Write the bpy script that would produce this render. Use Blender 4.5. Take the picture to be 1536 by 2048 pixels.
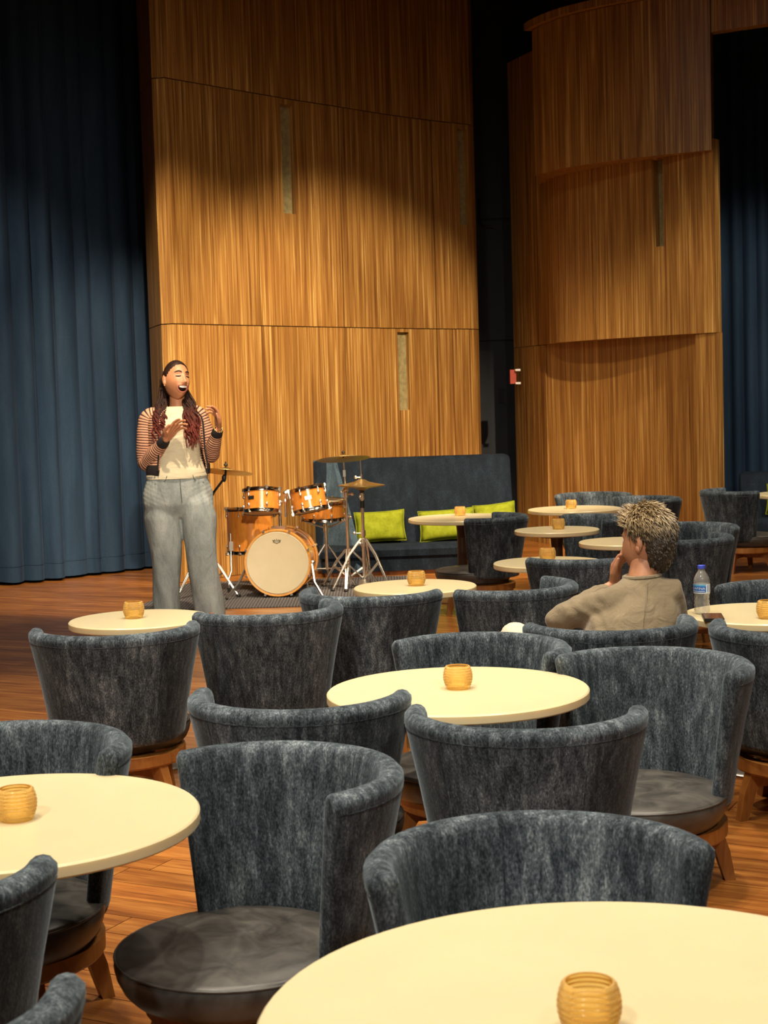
import bpy, bmesh, math, random
from mathutils import Vector, Matrix, Euler, noise as mnoise
import numpy as np

for o in list(bpy.data.objects):
    bpy.data.objects.remove(o, do_unlink=True)
SC = bpy.context.scene
COL = SC.collection
R = math.radians
PI = math.pi

# ------------------------------------------------------------------ camera
cam_data = bpy.data.cameras.new('camera')
cam = bpy.data.objects.new('camera', cam_data)
COL.objects.link(cam)
cam_data.sensor_fit = 'VERTICAL'
cam_data.sensor_height = 24.0
cam_data.lens = 24.0 * 3100.0 / 2048.0
cam_data.clip_start = 0.05
cam_data.clip_end = 60
cam_data.dof.use_dof = True
cam_data.dof.focus_distance = 6.0
cam_data.dof.aperture_fstop = 7.0
_p, _r = R(4.05), R(1.69)
_fw = Vector((0, math.cos(_p), -math.sin(_p)))
_u0 = Vector((0, math.sin(_p), math.cos(_p)))
_rt = math.cos(_r) * Vector((1, 0, 0)) - math.sin(_r) * _u0
_up = math.sin(_r) * Vector((1, 0, 0)) + math.cos(_r) * _u0
cam.matrix_world = Matrix(((_rt.x, _up.x, -_fw.x, 0), (_rt.y, _up.y, -_fw.y, 0),
                           (_rt.z, _up.z, -_fw.z, 1.44), (0, 0, 0, 1)))
SC.camera = cam

# ------------------------------------------------------------------ world, exposure, stage, audience and fill lights
w = bpy.data.worlds.new('world')
SC.world = w
w.use_nodes = True
w.node_tree.nodes['Background'].inputs[0].default_value = (0.02, 0.022, 0.03, 1)
w.node_tree.nodes['Background'].inputs[1].default_value = 0.3
vs = SC.view_settings
vs.view_transform = 'Standard'
vs.look = 'None'
vs.exposure = 0.0
vs.gamma = 1.0
vs.use_curve_mapping = False

WARM = (1.0, 0.80, 0.55)
SOFT = (1.0, 0.88, 0.70)


def spot(name, loc, target, watts, angle, blend=0.4, col=WARM, radius=0.06):
    d = bpy.data.lights.new(name, 'SPOT')
    d.energy = watts
    d.spot_size = R(angle)
    d.spot_blend = blend
    d.color = col
    d.shadow_soft_size = radius
    o = bpy.data.objects.new(name, d)
    COL.objects.link(o)
    o.location = loc
    o.rotation_euler = (Vector(target) - Vector(loc)).to_track_quat('-Z', 'Y').to_euler()
    return o


# stage: two washes on the curved wood wall, one on the tower, one on the curtain
spot('stage_spot', (-0.9, 8.2, 5.6), (-1.2, 12.9, 0.62), 1950, 46, 0.45)
# follow spot from the back of the room on the singer
spot('follow_spot', (0.6, -1.5, 4.4), (-1.36, 10.4, 1.15), 4200, 14, 1.0, (1.0, 0.86, 0.66), 0.10)
spot('stage_spot', (3.0, 8.5, 5.6), (-0.25, 14.2, 0.5), 2950, 42, 0.5)
spot('stage_spot', (0.6, 8.0, 5.6), (2.75, 13.6, 0.9), 520, 30, 0.5)
spot('stage_spot', (4.4, 9.6, 5.6), (3.6, 14.6, 0.4), 900, 44, 0.6, SOFT)
spot('stage_spot', (-2.8, 8.4, 5.6), (-3.3, 13.6, -0.2), 700, 48, 0.6, SOFT)
# audience downlights
for (x, y, tx, ty, wt) in ((-1.5, 2.6, -0.9, 3.1, 430), (0.9, 1.3, 0.5, 2.1, 400), (-0.5, 4.4, 0.1, 4.3, 430),
                           (1.3, 4.6, 1.2, 5.0, 430), (-1.4, 6.0, -1.1, 5.9, 480), (0.3, 6.9, 0.3, 6.8, 450),
                           (1.4, 8.1, 1.3, 8.3, 450), (0.9, 10.6, 0.9, 10.9, 450), (3.0, 11.6, 3.1, 11.9, 360),
                           (-2.6, 5.0, -2.2, 5.6, 380)):
    spot('downlight', (x, y, 5.5), (tx, ty, 0.6), wt, 62, 0.6, SOFT, 0.08)
# front-of-house light from above and behind the photographer
spot('front_light', (-1.8, -1.2, 4.6), (0.0, 5.2, 0.4), 560, 62, 0.7, (1.0, 0.93, 0.82), 0.12)
spot('front_light', (2.0, -1.0, 4.6), (0.6, 6.5, 0.5), 430, 60, 0.7, (1.0, 0.93, 0.82), 0.12)
# added wide dim spots at the ceiling, standing in for ambient light
for (x, y) in ((-1.5, 1.5), (1.8, 4.0), (0.0, 9.0)):
    spot('ceiling_fill', (x, y, 5.7), (x, y + 0.5, 0), 300, 165, 1.0, SOFT, 0.25)

# ------------------------------------------------------------------ helpers


class MB:
    """collects vertices and faces of one mesh"""

    def __init__(self):
        self.v, self.f, self.m, self.uv = [], [], [], {}

    def add(self, verts, faces, mi=0):
        b = len(self.v)
        self.v += [tuple(p) for p in verts]
        for f in faces:
            self.f.append(tuple(i + b for i in f))
            self.m.append(mi)
        return b

    def box(self, c, s, rot=None, mi=0, taper=1.0):
        x, y, z = s[0] / 2, s[1] / 2, s[2] / 2
        t = taper
        vs_ = [(-x, -y, -z), (x, -y, -z), (x, y, -z), (-x, y, -z), (-x * t, -y * t, z), (x * t, -y * t, z),
               (x * t, y * t, z), (-x * t, y * t, z)]
        if rot is not None:
            vs_ = [rot @ Vector(q) for q in vs_]
        vs_ = [(q[0] + c[0], q[1] + c[1], q[2] + c[2]) for q in vs_]
        self.add(vs_, [(0, 3, 2, 1), (4, 5, 6, 7), (0, 1, 5, 4), (1, 2, 6, 5), (2, 3, 7, 6), (3, 0, 4, 7)], mi)
        return self

    def bar(self, a, b, w_, h_, mi=0):
        """rectangular bar from a to b"""
        a, b = Vector(a), Vector(b)
        d = b - a
        rot = d.to_track_quat('Z', 'Y').to_matrix()
        return self.box((a + b) / 2, (w_, h_, d.length), rot, mi)

    def tube(self, pts, rad, seg=10, cap=True, mi=0, flat=None):
        pts = [Vector(p) for p in pts]
        n = len(pts)
        if not isinstance(rad, (list, tuple)):
            rad = [rad] * n
        up = None
        vs_, fs = [], []
        for i, p in enumerate(pts):
            t = (pts[min(i + 1, n - 1)] - pts[max(i - 1, 0)])
            if t.length < 1e-9:
                t = Vector((0, 0, 1))
            t.normalize()
            if up is None:
                up = Vector((0, 0, 1)) if abs(t.z) < 0.9 else Vector((1, 0, 0))
            s = t.cross(up)
            if s.length < 1e-6:
                s = t.orthogonal()
            s.normalize()
            up = s.cross(t)
            r_ = rad[i]
            rx, ry = (r_ if isinstance(r_, (list, tuple)) else (r_, r_))
            for k in range(seg):
                a = 2 * PI * k / seg
                vs_.append(p + s * (rx * math.cos(a)) + up * (ry * math.sin(a)))
        for i in range(n - 1):
            for k in range(seg):
                k2 = (k + 1) % seg
                fs.append((i * seg + k, i * seg + k2, (i + 1) * seg + k2, (i + 1) * seg + k))
        if cap:
            fs.append(tuple(range(seg - 1, -1, -1)))
            fs.append(tuple((n - 1) * seg + k for k in range(seg)))
        self.add(vs_, fs, mi)
        return self

    def cyl(self, a, b, r, seg=12, r2=None, mi=0):
        return self.tube([a, b], [r, r if r2 is None else r2], seg, True, mi)

    def capsule(self, pts, rad, seg=14):
        """tube with rounded ends"""
        pts = [Vector(p) for p in pts]
        if not isinstance(rad, (list, tuple)):
            rad = [rad] * len(pts)
        d0 = (pts[0] - pts[1]).normalized()
        d1 = (pts[-1] - pts[-2]).normalized()
        P, Q = [], []

        def sc(r_, k):
            return tuple(q * k for q in r_) if isinstance(r_, (list, tuple)) else r_ * k

        def mx(r_):
            return min(r_) if isinstance(r_, (list, tuple)) else r_
        for a in (85, 60, 30):
            P.append(pts[0] + d0 * mx(rad[0]) * math.sin(R(a)))
            Q.append(sc(rad[0], math.cos(R(a))))
        P += pts
        Q += list(rad)
        for a in (30, 60, 85):
            P.append(pts[-1] + d1 * mx(rad[-1]) * math.sin(R(a)))
            Q.append(sc(rad[-1], math.cos(R(a))))
        return self.tube(P, Q, seg)

    def lathe(self, prof, seg=32, c=(0, 0, 0), closed=False, mi=0, a0=0.0, a1=2 * PI, axis=None):
        """revolve (r, z) profile round z"""
        full = abs(a1 - a0 - 2 * PI) < 1e-6
        n = seg if full else seg + 1
        vs_, fs = [], []
        m = len(prof)
        for k in range(n):
            a = a0 + (a1 - a0) * k / seg
            for (r_, z) in prof:
                q = Vector((r_ * math.cos(a), r_ * math.sin(a), z))
                if axis is not None:
                    q = axis @ q
                vs_.append((q[0] + c[0], q[1] + c[1], q[2] + c[2]))
        for k in range(seg):
            k2 = (k + 1) % n
            for j in range(m if closed else m - 1):
                j2 = (j + 1) % m
                fs.append((k * m + j, k2 * m + j, k2 * m + j2, k * m + j2))
        self.add(vs_, fs, mi)
        return self

    def disc(self, c, r, seg=24, axis=None, mi=0, flip=False):
        vs_ = []
        for k in range(seg):
            a = 2 * PI * k / seg
            q = Vector((r * math.cos(a), r * math.sin(a), 0))
            if axis is not None:
                q = axis @ q
            vs_.append(q + Vector(c))
        f = tuple(range(seg))
        self.add(vs_, [f[::-1] if flip else f], mi)
        return self

    def ball(self, c, r, seg=12, rings=8, mi=0, rot=None):
        rx, ry, rz = r if isinstance(r, (list, tuple)) else (r, r, r)
        vs_, fs = [], []
        for j in range(rings + 1):
            t = PI * j / rings
            for k in range(seg):
                a = 2 * PI * k / seg
                q = Vector((rx * math.sin(t) * math.cos(a), ry * math.sin(t) * math.sin(a), rz * math.cos(t)))
                if rot is not None:
                    q = rot @ q
                vs_.append(q + Vector(c))
        for j in range(rings):
            for k in range(seg):
                k2 = (k + 1) % seg
                fs.append((j * seg + k, (j + 1) * seg + k, (j + 1) * seg + k2, j * seg + k2))
        self.add(vs_, fs, mi)
        return self

    def loft(self, rings, cap=True, mi=0, closed=True):
        n = len(rings[0])
        vs_, fs = [], []
        for rg in rings:
            vs_ += [tuple(p) for p in rg]
        for i in range(len(rings) - 1):
            for k in range(n if closed else n - 1):
                k2 = (k + 1) % n
                fs.append((i * n + k, i * n + k2, (i + 1) * n + k2, (i + 1) * n + k))
        if cap:
            fs.append(tuple(range(n - 1, -1, -1)))
            fs.append(tuple((len(rings) - 1) * n + k for k in range(n)))
        self.add(vs_, fs, mi)
        return self

    def mesh(self, name, mats, smooth=True, angle=40, merge=True):
        me = bpy.data.meshes.new(name)
        me.from_pydata(self.v, [], self.f)
        if not isinstance(mats, (list, tuple)):
            mats = [mats]
        for m_ in mats:
            me.materials.append(m_)
        if len(mats) > 1:
            me.polygons.foreach_set('material_index', self.m)
        bm = bmesh.new()
        bm.from_mesh(me)
        if merge:
            bmesh.ops.remove_doubles(bm, verts=bm.verts, dist=1e-6)
        bmesh.ops.recalc_face_normals(bm, faces=bm.faces)
        if smooth:
            lim = R(angle)
            for f in bm.faces:
                f.smooth = True
            for e in bm.edges:
                if len(e.link_faces) == 2 and e.calc_face_angle(0) > lim:
                    e.smooth = False
        bm.to_mesh(me)
        bm.free()
        return me

    def build(self, name, mats, parent=None, smooth=True, angle=40, merge=True):
        me = self.mesh(name, mats, smooth, angle, merge)
        return link(name, me, parent)


def link(name, me, parent=None):
    o = bpy.data.objects.new(name, me)
    COL.objects.link(o)
    if parent is not None:
        o.parent = parent
    return o


def empty(name, loc=(0, 0, 0), rz=0.0):
    o = bpy.data.objects.new(name, None)
    o.empty_display_size = 0.1
    COL.objects.link(o)
    o.location = loc
    o.rotation_euler = (0, 0, rz)
    return o


def tag(o, label=None, cat=None, group=None, kind=None):
    if label:
        o['label'] = label
    if cat:
        o['category'] = cat
    if group:
        o['group'] = group
    if kind:
        o['kind'] = kind
    return o


def copy_tree(o, parent=None):
    c = o.copy()
    COL.objects.link(c)
    c.parent = parent
    for ch in list(o.children):
        copy_tree(ch, c)
    return c


def baked(mb, voxel, smooth_iter=6, mat_=None, name='tmp', factor=0.6):
    """voxel-remesh a union of closed shapes into one continuous surface"""
    me = mb.mesh(name, mat_, True, 180, False)
    o = bpy.data.objects.new(name, me)
    COL.objects.link(o)
    md = o.modifiers.new('r', 'REMESH')
    md.mode = 'VOXEL'
    md.voxel_size = voxel
    md.use_smooth_shade = True
    ms = o.modifiers.new('s', 'SMOOTH')
    ms.iterations = smooth_iter
    ms.factor = factor
    dg = bpy.context.evaluated_depsgraph_get()
    dg.update()
    ev = o.evaluated_get(dg)
    res = bpy.data.meshes.new_from_object(ev)
    bpy.data.objects.remove(o, do_unlink=True)
    res.materials.clear()
    if mat_ is not None:
        for m_ in (mat_ if isinstance(mat_, (list, tuple)) else [mat_]):
            res.materials.append(m_)
    for p in res.polygons:
        p.use_smooth = True
    res.name = name
    return res


def smoothstep(a, b, x):
    t = max(0.0, min(1.0, (x - a) / (b - a)))
    return t * t * (3 - 2 * t)


def catmull(pts, n):
    P = [Vector(p) for p in pts]
    P = [P[0] * 2 - P[1]] + P + [P[-1] * 2 - P[-2]]
    out = []
    for i in range(1, len(P) - 2):
        for k in range(n):
            t = k / n
            a, b, c, d = P[i - 1], P[i], P[i + 1], P[i + 2]
            out.append(0.5 * ((2 * b) + (c - a) * t + (2 * a - 5 * b + 4 * c - d) * t * t + (3 * b - a - 3 * c + d) * t ** 3))
    out.append(P[-2])
    return out


# ------------------------------------------------------------------ materials


def new_mat(name):
    m = bpy.data.materials.new(name)
    m.use_nodes = True
    nt = m.node_tree
    return m, nt, nt.nodes['Principled BSDF']


def setp(b, **kw):
    names = dict(rough='Roughness', metal='Metallic', sheen='Sheen Weight', sheen_rough='Sheen Roughness',
                 sheen_tint='Sheen Tint', coat='Coat Weight', coat_rough='Coat Roughness', trans='Transmission Weight',
                 ior='IOR', sss='Subsurface Weight', sss_r='Subsurface Radius', sss_s='Subsurface Scale',
                 spec='Specular IOR Level', alpha='Alpha')
    for k, v in kw.items():
        i = b.inputs[names[k]]
        i.default_value = (v + (1,) if isinstance(v, tuple) and len(v) == 3 and len(i.default_value) == 4 else v)


def ramp_node(nt, stops):
    r_ = nt.nodes.new('ShaderNodeValToRGB')
    el = r_.color_ramp.elements
    while len(el) < len(stops):
        el.new(0.5)
    for e, (p, c) in zip(el, stops):
        e.position = p
        e.color = (c[0], c[1], c[2], 1)
    return r_


def coords(nt, scale, rand=0.0, rot=(0, 0, 0)):
    tc = nt.nodes.new('ShaderNodeTexCoord')
    mp = nt.nodes.new('ShaderNodeMapping')
    mp.inputs['Scale'].default_value = scale
    mp.inputs['Rotation'].default_value = rot
    src = tc.outputs['Object']
    if rand:
        oi = nt.nodes.new('ShaderNodeObjectInfo')
        ml = nt.nodes.new('ShaderNodeMath')
        ml.operation = 'MULTIPLY'
        ml.inputs[1].default_value = rand
        nt.links.new(oi.outputs['Random'], ml.inputs[0])
        ad = nt.nodes.new('ShaderNodeVectorMath')
        ad.operation = 'ADD'
        nt.links.new(src, ad.inputs[0])
        nt.links.new(ml.outputs[0], ad.inputs[1])
        src = ad.outputs[0]
    nt.links.new(src, mp.inputs['Vector'])
    return mp.outputs['Vector']


def noise_node(nt, vec, scale=1.0, detail=4.0, rough=0.6, dist=0.0):
    n = nt.nodes.new('ShaderNodeTexNoise')
    n.inputs['Scale'].default_value = scale
    n.inputs['Detail'].default_value = detail
    n.inputs['Roughness'].default_value = rough
    n.inputs['Distortion'].default_value = dist
    nt.links.new(vec, n.inputs['Vector'])
    return n.outputs['Fac']


def math_node(nt, op, a, b=None):
    m = nt.nodes.new('ShaderNodeMath')
    m.operation = op
    for i, x in enumerate((a, b)):
        if x is None:
            continue
        if isinstance(x, (int, float)):
            m.inputs[i].default_value = x
        else:
            nt.links.new(x, m.inputs[i])
    return m.outputs[0]


def mixcol(nt, fac, a, b, mode='MIX'):
    m = nt.nodes.new('ShaderNodeMix')
    m.data_type = 'RGBA'
    m.blend_type = mode
    for s, x in ((m.inputs[0], fac), (m.inputs[6], a), (m.inputs[7], b)):
        if isinstance(x, (int, float)):
            s.default_value = x
        elif isinstance(x, tuple):
            s.default_value = x + (1,) if len(x) == 3 else x
        else:
            nt.links.new(x, s)
    return m.outputs[2]


def bump(nt, b, h, strength=0.3, dist=0.01):
    n = nt.nodes.new('ShaderNodeBump')
    n.inputs['Strength'].default_value = strength
    n.inputs['Distance'].default_value = dist
    nt.links.new(h, n.inputs['Height'])
    nt.links.new(n.outputs[0], b.inputs['Normal'])


def plain(name, col, rough=0.5, metal=0.0, var=0.12, scale=30.0, **kw):
    """single-coloured material with a faint procedural variation"""
    m, nt, b = new_mat(name)
    v = coords(nt, (scale, scale, scale))
    f = noise_node(nt, v, 1, 3)
    d = tuple(max(0, c * (1 - var)) for c in col)
    l = tuple(min(1, c * (1 + var)) for c in col)
    r_ = ramp_node(nt, [(0.3, d), (0.7, l)])
    nt.links.new(f, r_.inputs[0])
    nt.links.new(r_.outputs[0], b.inputs['Base Color'])
    setp(b, rough=rough, metal=metal, **kw)
    return m


def velvet(name, stops, sc=(38, 38, 5), sheen=0.5, tint=(0.55, 0.68, 0.78), fine=0.5, rand=20.0, tone=True, fsc=(190, 190, 60), big=None):
    m, nt, b = new_mat(name)
    v = coords(nt, sc, rand)
    f1 = noise_node(nt, v, 1, 5, 0.65)
    v2 = coords(nt, fsc, rand)
    f2 = noise_node(nt, v2, 1, 3, 0.6)
    f = math_node(nt, 'ADD', math_node(nt, 'MULTIPLY', f1, 1 - fine), math_node(nt, 'MULTIPLY', f2, fine))
    if big:
        f3 = noise_node(nt, coords(nt, big, rand), 1, 2, 0.5)
        f = math_node(nt, 'ADD', math_node(nt, 'MULTIPLY', f, 0.76), math_node(nt, 'MULTIPLY', f3, 0.24))
    r_ = ramp_node(nt, stops)
    nt.links.new(f, r_.inputs[0])
    c = r_.outputs[0]
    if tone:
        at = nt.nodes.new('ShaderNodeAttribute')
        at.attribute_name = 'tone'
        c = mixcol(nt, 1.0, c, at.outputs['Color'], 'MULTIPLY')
    nt.links.new(c, b.inputs['Base Color'])
    setp(b, rough=0.8, sheen=sheen, sheen_rough=0.35, sheen_tint=tint, spec=0.15)
    bump(nt, b, f2, 0.25, 0.004)
    return m


def wood(name, stops, sc, rough=0.45, rand=0.0, fine=(90, 90, 4), coat=0.0, fmix=0.35, dist=0.4, hue=0.0, bstr=0.15, rot=(0, 0, 0), tone=False):
    m, nt, b = new_mat(name)
    v = coords(nt, sc, rand, rot)
    f1 = noise_node(nt, v, 1, 4, 0.6, dist)
    v2 = coords(nt, fine, rand, rot)
    f2 = noise_node(nt, v2, 1, 3, 0.6)
    f = math_node(nt, 'ADD', math_node(nt, 'MULTIPLY', f1, 1 - fmix), math_node(nt, 'MULTIPLY', f2, fmix))
    r_ = ramp_node(nt, stops)
    nt.links.new(f, r_.inputs[0])
    c = r_.outputs[0]
    if hue:
        oi = nt.nodes.new('ShaderNodeObjectInfo')
        k = math_node(nt, 'ADD', math_node(nt, 'MULTIPLY', oi.outputs['Random'], hue), 1 - hue / 2)
        cb = nt.nodes.new('ShaderNodeCombineColor')
        for i in range(3):
            nt.links.new(k, cb.inputs[i])
        c = mixcol(nt, 1.0, c, cb.outputs[0], 'MULTIPLY')
    if tone:
        at = nt.nodes.new('ShaderNodeAttribute')
        at.attribute_name = 'tone'
        c = mixcol(nt, 1.0, c, at.outputs['Color'], 'MULTIPLY')
    nt.links.new(c, b.inputs['Base Color'])
    setp(b, rough=rough, coat=coat, coat_rough=0.2)
    bump(nt, b, f, bstr, 0.003)
    return m


M = {}
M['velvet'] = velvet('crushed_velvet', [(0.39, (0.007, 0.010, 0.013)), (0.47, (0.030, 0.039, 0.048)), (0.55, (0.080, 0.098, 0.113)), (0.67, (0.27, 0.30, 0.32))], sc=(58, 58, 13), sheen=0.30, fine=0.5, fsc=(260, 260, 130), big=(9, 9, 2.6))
M['couch_velvet'] = velvet('couch_velvet', [(0.35, (0.003, 0.005, 0.009)), (0.5, (0.006, 0.011, 0.018)), (0.62, (0.012, 0.020, 0.031)), (0.75, (0.04, 0.058, 0.078))], sc=(14, 14, 4), sheen=0.03, tone=False, rand=0.0)
M['lit_end_velvet'] = velvet('couch_velvet_lit', [(0.35, (0.018, 0.032, 0.045)), (0.5, (0.044, 0.070, 0.095)), (0.7, (0.09, 0.13, 0.165))], sc=(14, 14, 4), sheen=0.05, tone=False, rand=0.0)  # couch velvet lightened: light on the end facet put into colour
M['curtain'] = velvet('curtain_velvet', [(0.3, (0.011, 0.024, 0.045)), (0.5, (0.018, 0.037, 0.068)), (0.7, (0.028, 0.054, 0.092))], sc=(6, 6, 0.8), sheen=0.1, tint=(0.4, 0.5, 0.8), fine=0.3, tone=False, rand=0.0)
M['wall_wood'] = wood('zebrano_veneer', [(0.34, (0.100, 0.036, 0.008)), (0.43, (0.205, 0.085, 0.018)), (0.52, (0.31, 0.148, 0.033)), (0.58, (0.43, 0.235, 0.062)), (0.66, (0.66, 0.43, 0.15))], (34, 34, 0.8), rough=0.42, rand=9.0, fine=(120, 120, 1.1), hue=0.12, dist=0.5, fmix=0.5)
M['plank'] = wood('oak_floor', [(0.30, (0.12, 0.036, 0.007)), (0.46, (0.26, 0.085, 0.016)), (0.56, (0.36, 0.135, 0.027)), (0.70, (0.50, 0.22, 0.05))], (2.2, 26, 26), rough=0.32, rand=13.0, fine=(5, 130, 130), hue=0.35, coat=0.25)
M['plank_far'] = wood('oak_floor_far', [(0.30, (0.12, 0.036, 0.007)), (0.46, (0.26, 0.085, 0.016)), (0.56, (0.36, 0.135, 0.027)), (0.70, (0.50, 0.22, 0.05))], (2.2, 26, 26), rough=0.32, fine=(5, 130, 130), coat=0.25, tone=True)
M['groove'] = plain('dark_groove', (0.012, 0.007, 0.004), 0.8)
M['chair_wood'] = wood('chair_wood', [(0.3, (0.15, 0.05, 0.010)), (0.5, (0.27, 0.10, 0.02)), (0.7, (0.38, 0.16, 0.035))], (18, 18, 3), rough=0.4, fine=(60, 60, 10))
M['dark_wood'] = wood('dark_wood', [(0.3, (0.022, 0.010, 0.005)), (0.7, (0.085, 0.04, 0.018))], (20, 20, 2), rough=0.35, fine=(60, 60, 8))
M['leather'] = None
m, nt, b = new_mat('seat_leather')
v = coords(nt, (9, 9, 9), 7.0)
f1 = noise_node(nt, v, 1, 4, 0.6, 1.0)
r_ = ramp_node(nt, [(0.3, (0.026, 0.024, 0.022)), (0.7, (0.080, 0.073, 0.064))])
nt.links.new(f1, r_.inputs[0])
nt.links.new(r_.outputs[0], b.inputs['Base Color'])
rr = ramp_node(nt, [(0.3, (0.30, 0.30, 0.30)), (0.7, (0.48, 0.48, 0.48))])
nt.links.new(f1, rr.inputs[0])
nt.links.new(rr.outputs[0], b.inputs['Roughness'])
bump(nt, b, noise_node(nt, coords(nt, (60, 60, 60), 7.0), 1, 3), 0.12, 0.002)
M['leather'] = m
M['tabletop'] = plain('frosted_acrylic', (0.68, 0.575, 0.35), 0.28, var=0.03, scale=4, sss=0.35, sss_r=(0.06, 0.045, 0.02), sss_s=0.5)
M['steel'] = plain('brushed_steel', (0.42, 0.40, 0.36), 0.3, 1.0)
M['chrome'] = plain('chrome', (0.90, 0.87, 0.80), 0.24, 1.0, var=0.03)
M['dark_chrome'] = plain('dark_chrome', (0.34, 0.31, 0.27), 0.16, 1.0, var=0.05)
M['cymbal'] = plain('cymbal_bronze', (0.60, 0.42, 0.16), 0.40, 1.0, var=0.15, scale=60)
M['black'] = plain('black_plastic', (0.012, 0.012, 0.012), 0.45)
M['drum_shell'] = wood('drum_lacquer', [(0.3, (0.42, 0.13, 0.018)), (0.5, (0.56, 0.20, 0.03)), (0.7, (0.66, 0.27, 0.05))], (30, 30, 6), rough=0.15, fine=(90, 90, 20), coat=0.6)
M['drumhead'] = plain('coated_drumhead', (0.50, 0.42, 0.27), 0.6, var=0.04, scale=8)
M['hoop_wood'] = wood('hoop_wood', [(0.3, (0.45, 0.17, 0.03)), (0.7, (0.70, 0.34, 0.08))], (30, 30, 30), rough=0.25, coat=0.4)
M['ink'] = plain('printed_ink', (0.10, 0.085, 0.05), 0.6)
M['niche'] = plain('niche_brass', (0.36, 0.30, 0.14), 0.5, 0.35, var=0.25, scale=25)
M['dark_wall'] = plain('dark_wall_paint', (0.011, 0.014, 0.020), 0.7, var=0.2, scale=6)
M['ceiling'] = plain('ceiling_black', (0.006, 0.006, 0.008), 0.9)
M['room_wall'] = plain('room_wall_dark', (0.05, 0.035, 0.025), 0.8)
M['red'] = plain('exit_red', (0.40, 0.045, 0.012), 0.4)
M['white'] = plain('white_plastic', (0.75, 0.73, 0.68), 0.5, var=0.03)
M['amber'] = None
m, nt, b = new_mat('amber_glass')
setp(b, rough=0.12, ior=1.45)
b.inputs['Base Color'].default_value = (0.95, 0.72, 0.30, 1)
tr = nt.nodes.new('ShaderNodeBsdfTransparent')
tcn = noise_node(nt, coords(nt, (40, 40, 40)), 1, 2)
tcr = ramp_node(nt, [(0.3, (0.98, 0.84, 0.50)), (0.7, (1.0, 0.91, 0.62))])
nt.links.new(tcn, tcr.inputs[0])
nt.links.new(tcr.outputs[0], tr.inputs[0])
fr = nt.nodes.new('ShaderNodeFresnel')
fr.inputs[0].default_value = 1.45
mx = nt.nodes.new('ShaderNodeMixShader')
nt.links.new(math_node(nt, 'ADD', math_node(nt, 'MULTIPLY', fr.outputs[0], 0.8), 0.22), mx.inputs[0])
nt.links.new(tr.outputs[0], mx.inputs[1])
nt.links.new(b.outputs[0], mx.inputs[2])
nt.links.new(mx.outputs[0], nt.nodes['Material Output'].inputs[0])
M['amber'] = m
M['pillow'] = velvet('lime_velvet', [(0.3, (0.14, 0.16, 0.006)), (0.5, (0.22, 0.25, 0.010)), (0.7, (0.30, 0.33, 0.025))], sc=(12, 12, 12), sheen=0.1, tint=(0.9, 0.95, 0.3), tone=False, fine=0.3, fsc=(50, 50, 50))
m, nt, b = new_mat('grey_rug')
v = coords(nt, (1, 1, 1))
wv = nt.nodes.new('ShaderNodeTexWave')
wv.inputs['Scale'].default_value = 14
wv.inputs['Distortion'].default_value = 1.5
nt.links.new(v, wv.inputs['Vector'])
f = math_node(nt, 'ADD', math_node(nt, 'MULTIPLY', wv.outputs['Fac'], 0.4), math_node(nt, 'MULTIPLY', noise_node(nt, v, 90, 3), 0.6))
r_ = ramp_node(nt, [(0.3, (0.028, 0.025, 0.026)), (0.7, (0.115, 0.105, 0.105))])
nt.links.new(f, r_.inputs[0])
nt.links.new(r_.outputs[0], b.inputs['Base Color'])
setp(b, rough=0.95)
bump(nt, b, f, 0.5, 0.004)
M['rug'] = m


def set_tone(me, fn):
    """per-vertex grey 'tone' attribute: cloth or board pieces that differ in shade"""
    at = me.color_attributes.new('tone', 'FLOAT_COLOR', 'POINT')
    for i, v_ in enumerate(me.vertices):
        t = fn(v_.co, i)
        at.data[i].color = (t, t, t, 1)


# ------------------------------------------------------------------ floor with planks
rnd = random.Random(4)
TH = math.atan(-0.5)
fl = MB().box((0, 7.5, -0.06), (14, 20, 0.1)).build('floor', M['groove'], None, False)
tag(fl, kind='structure')
PWID = 0.13
plank_lens = (1.35, 1.6, 1.1)
plank_me = []
for L in plank_lens:
    mb = MB()
    mb.box((0, 0, -0.005), (L - 0.003, PWID - 0.003, 0.010))
    plank_me.append(mb.mesh('plank', M['plank'], False))


def project(p):
    q = Vector(p) - Vector((0, 0, 1.44))
    z = q.dot(_fw)
    if z < 0.3:
        return None
    return 768 + 3100 * q.dot(_rt) / z, 1024 - 3100 * q.dot(_up) / z, z


cand = []
ct, st = math.cos(TH), math.sin(TH)
for j in range(-90, 120):
    off = rnd.uniform(0, 1.5)
    s = -14 + off
    while s < 12:
        k = rnd.randrange(3)
        L = plank_lens[k]
        cx, cy = s + L / 2, j * PWID
        X, Y = ct * cx - st * cy, st * cx + ct * cy + 3
        if -6.5 < X < 6.5 and -2 < Y < 17:
            cand.append((X, Y, k, cx, cy))
        s += L
vis = []
rest = []
for c in cand:
    ok = False
    for t in (-0.45, 0, 0.45):
        q = project((c[0] + ct * t, c[1] + st * t, 0))
        if q and -60 < q[0] < 1600 and 1150 < q[1] < 2300:
            ok = True
    (vis if ok else rest).append(c)
vis.sort(key=lambda c: c[1])
rest += vis[290:]
for c in vis[:290]:
    o = link('plank', plank_me[c[2]], fl)
    o.location = (c[0], c[1], 0)
    o.rotation_euler = (0, 0, TH)
mb = MB()
tones = []
for c in rest:
    L = plank_lens[c[2]]
    mb.box((c[3], c[4], -0.005), (L - 0.003, PWID - 0.003, 0.010))
    tones += [rnd.uniform(0.72, 1.2)] * 8
me = mb.mesh('planks', M['plank_far'], False, merge=False)
set_tone(me, lambda co, i: tones[i])
o = link('planks', me, fl)
o.rotation_euler = (0, 0, TH)
o.location = (0, 3, 0)
tag(o, kind='stuff')

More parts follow.
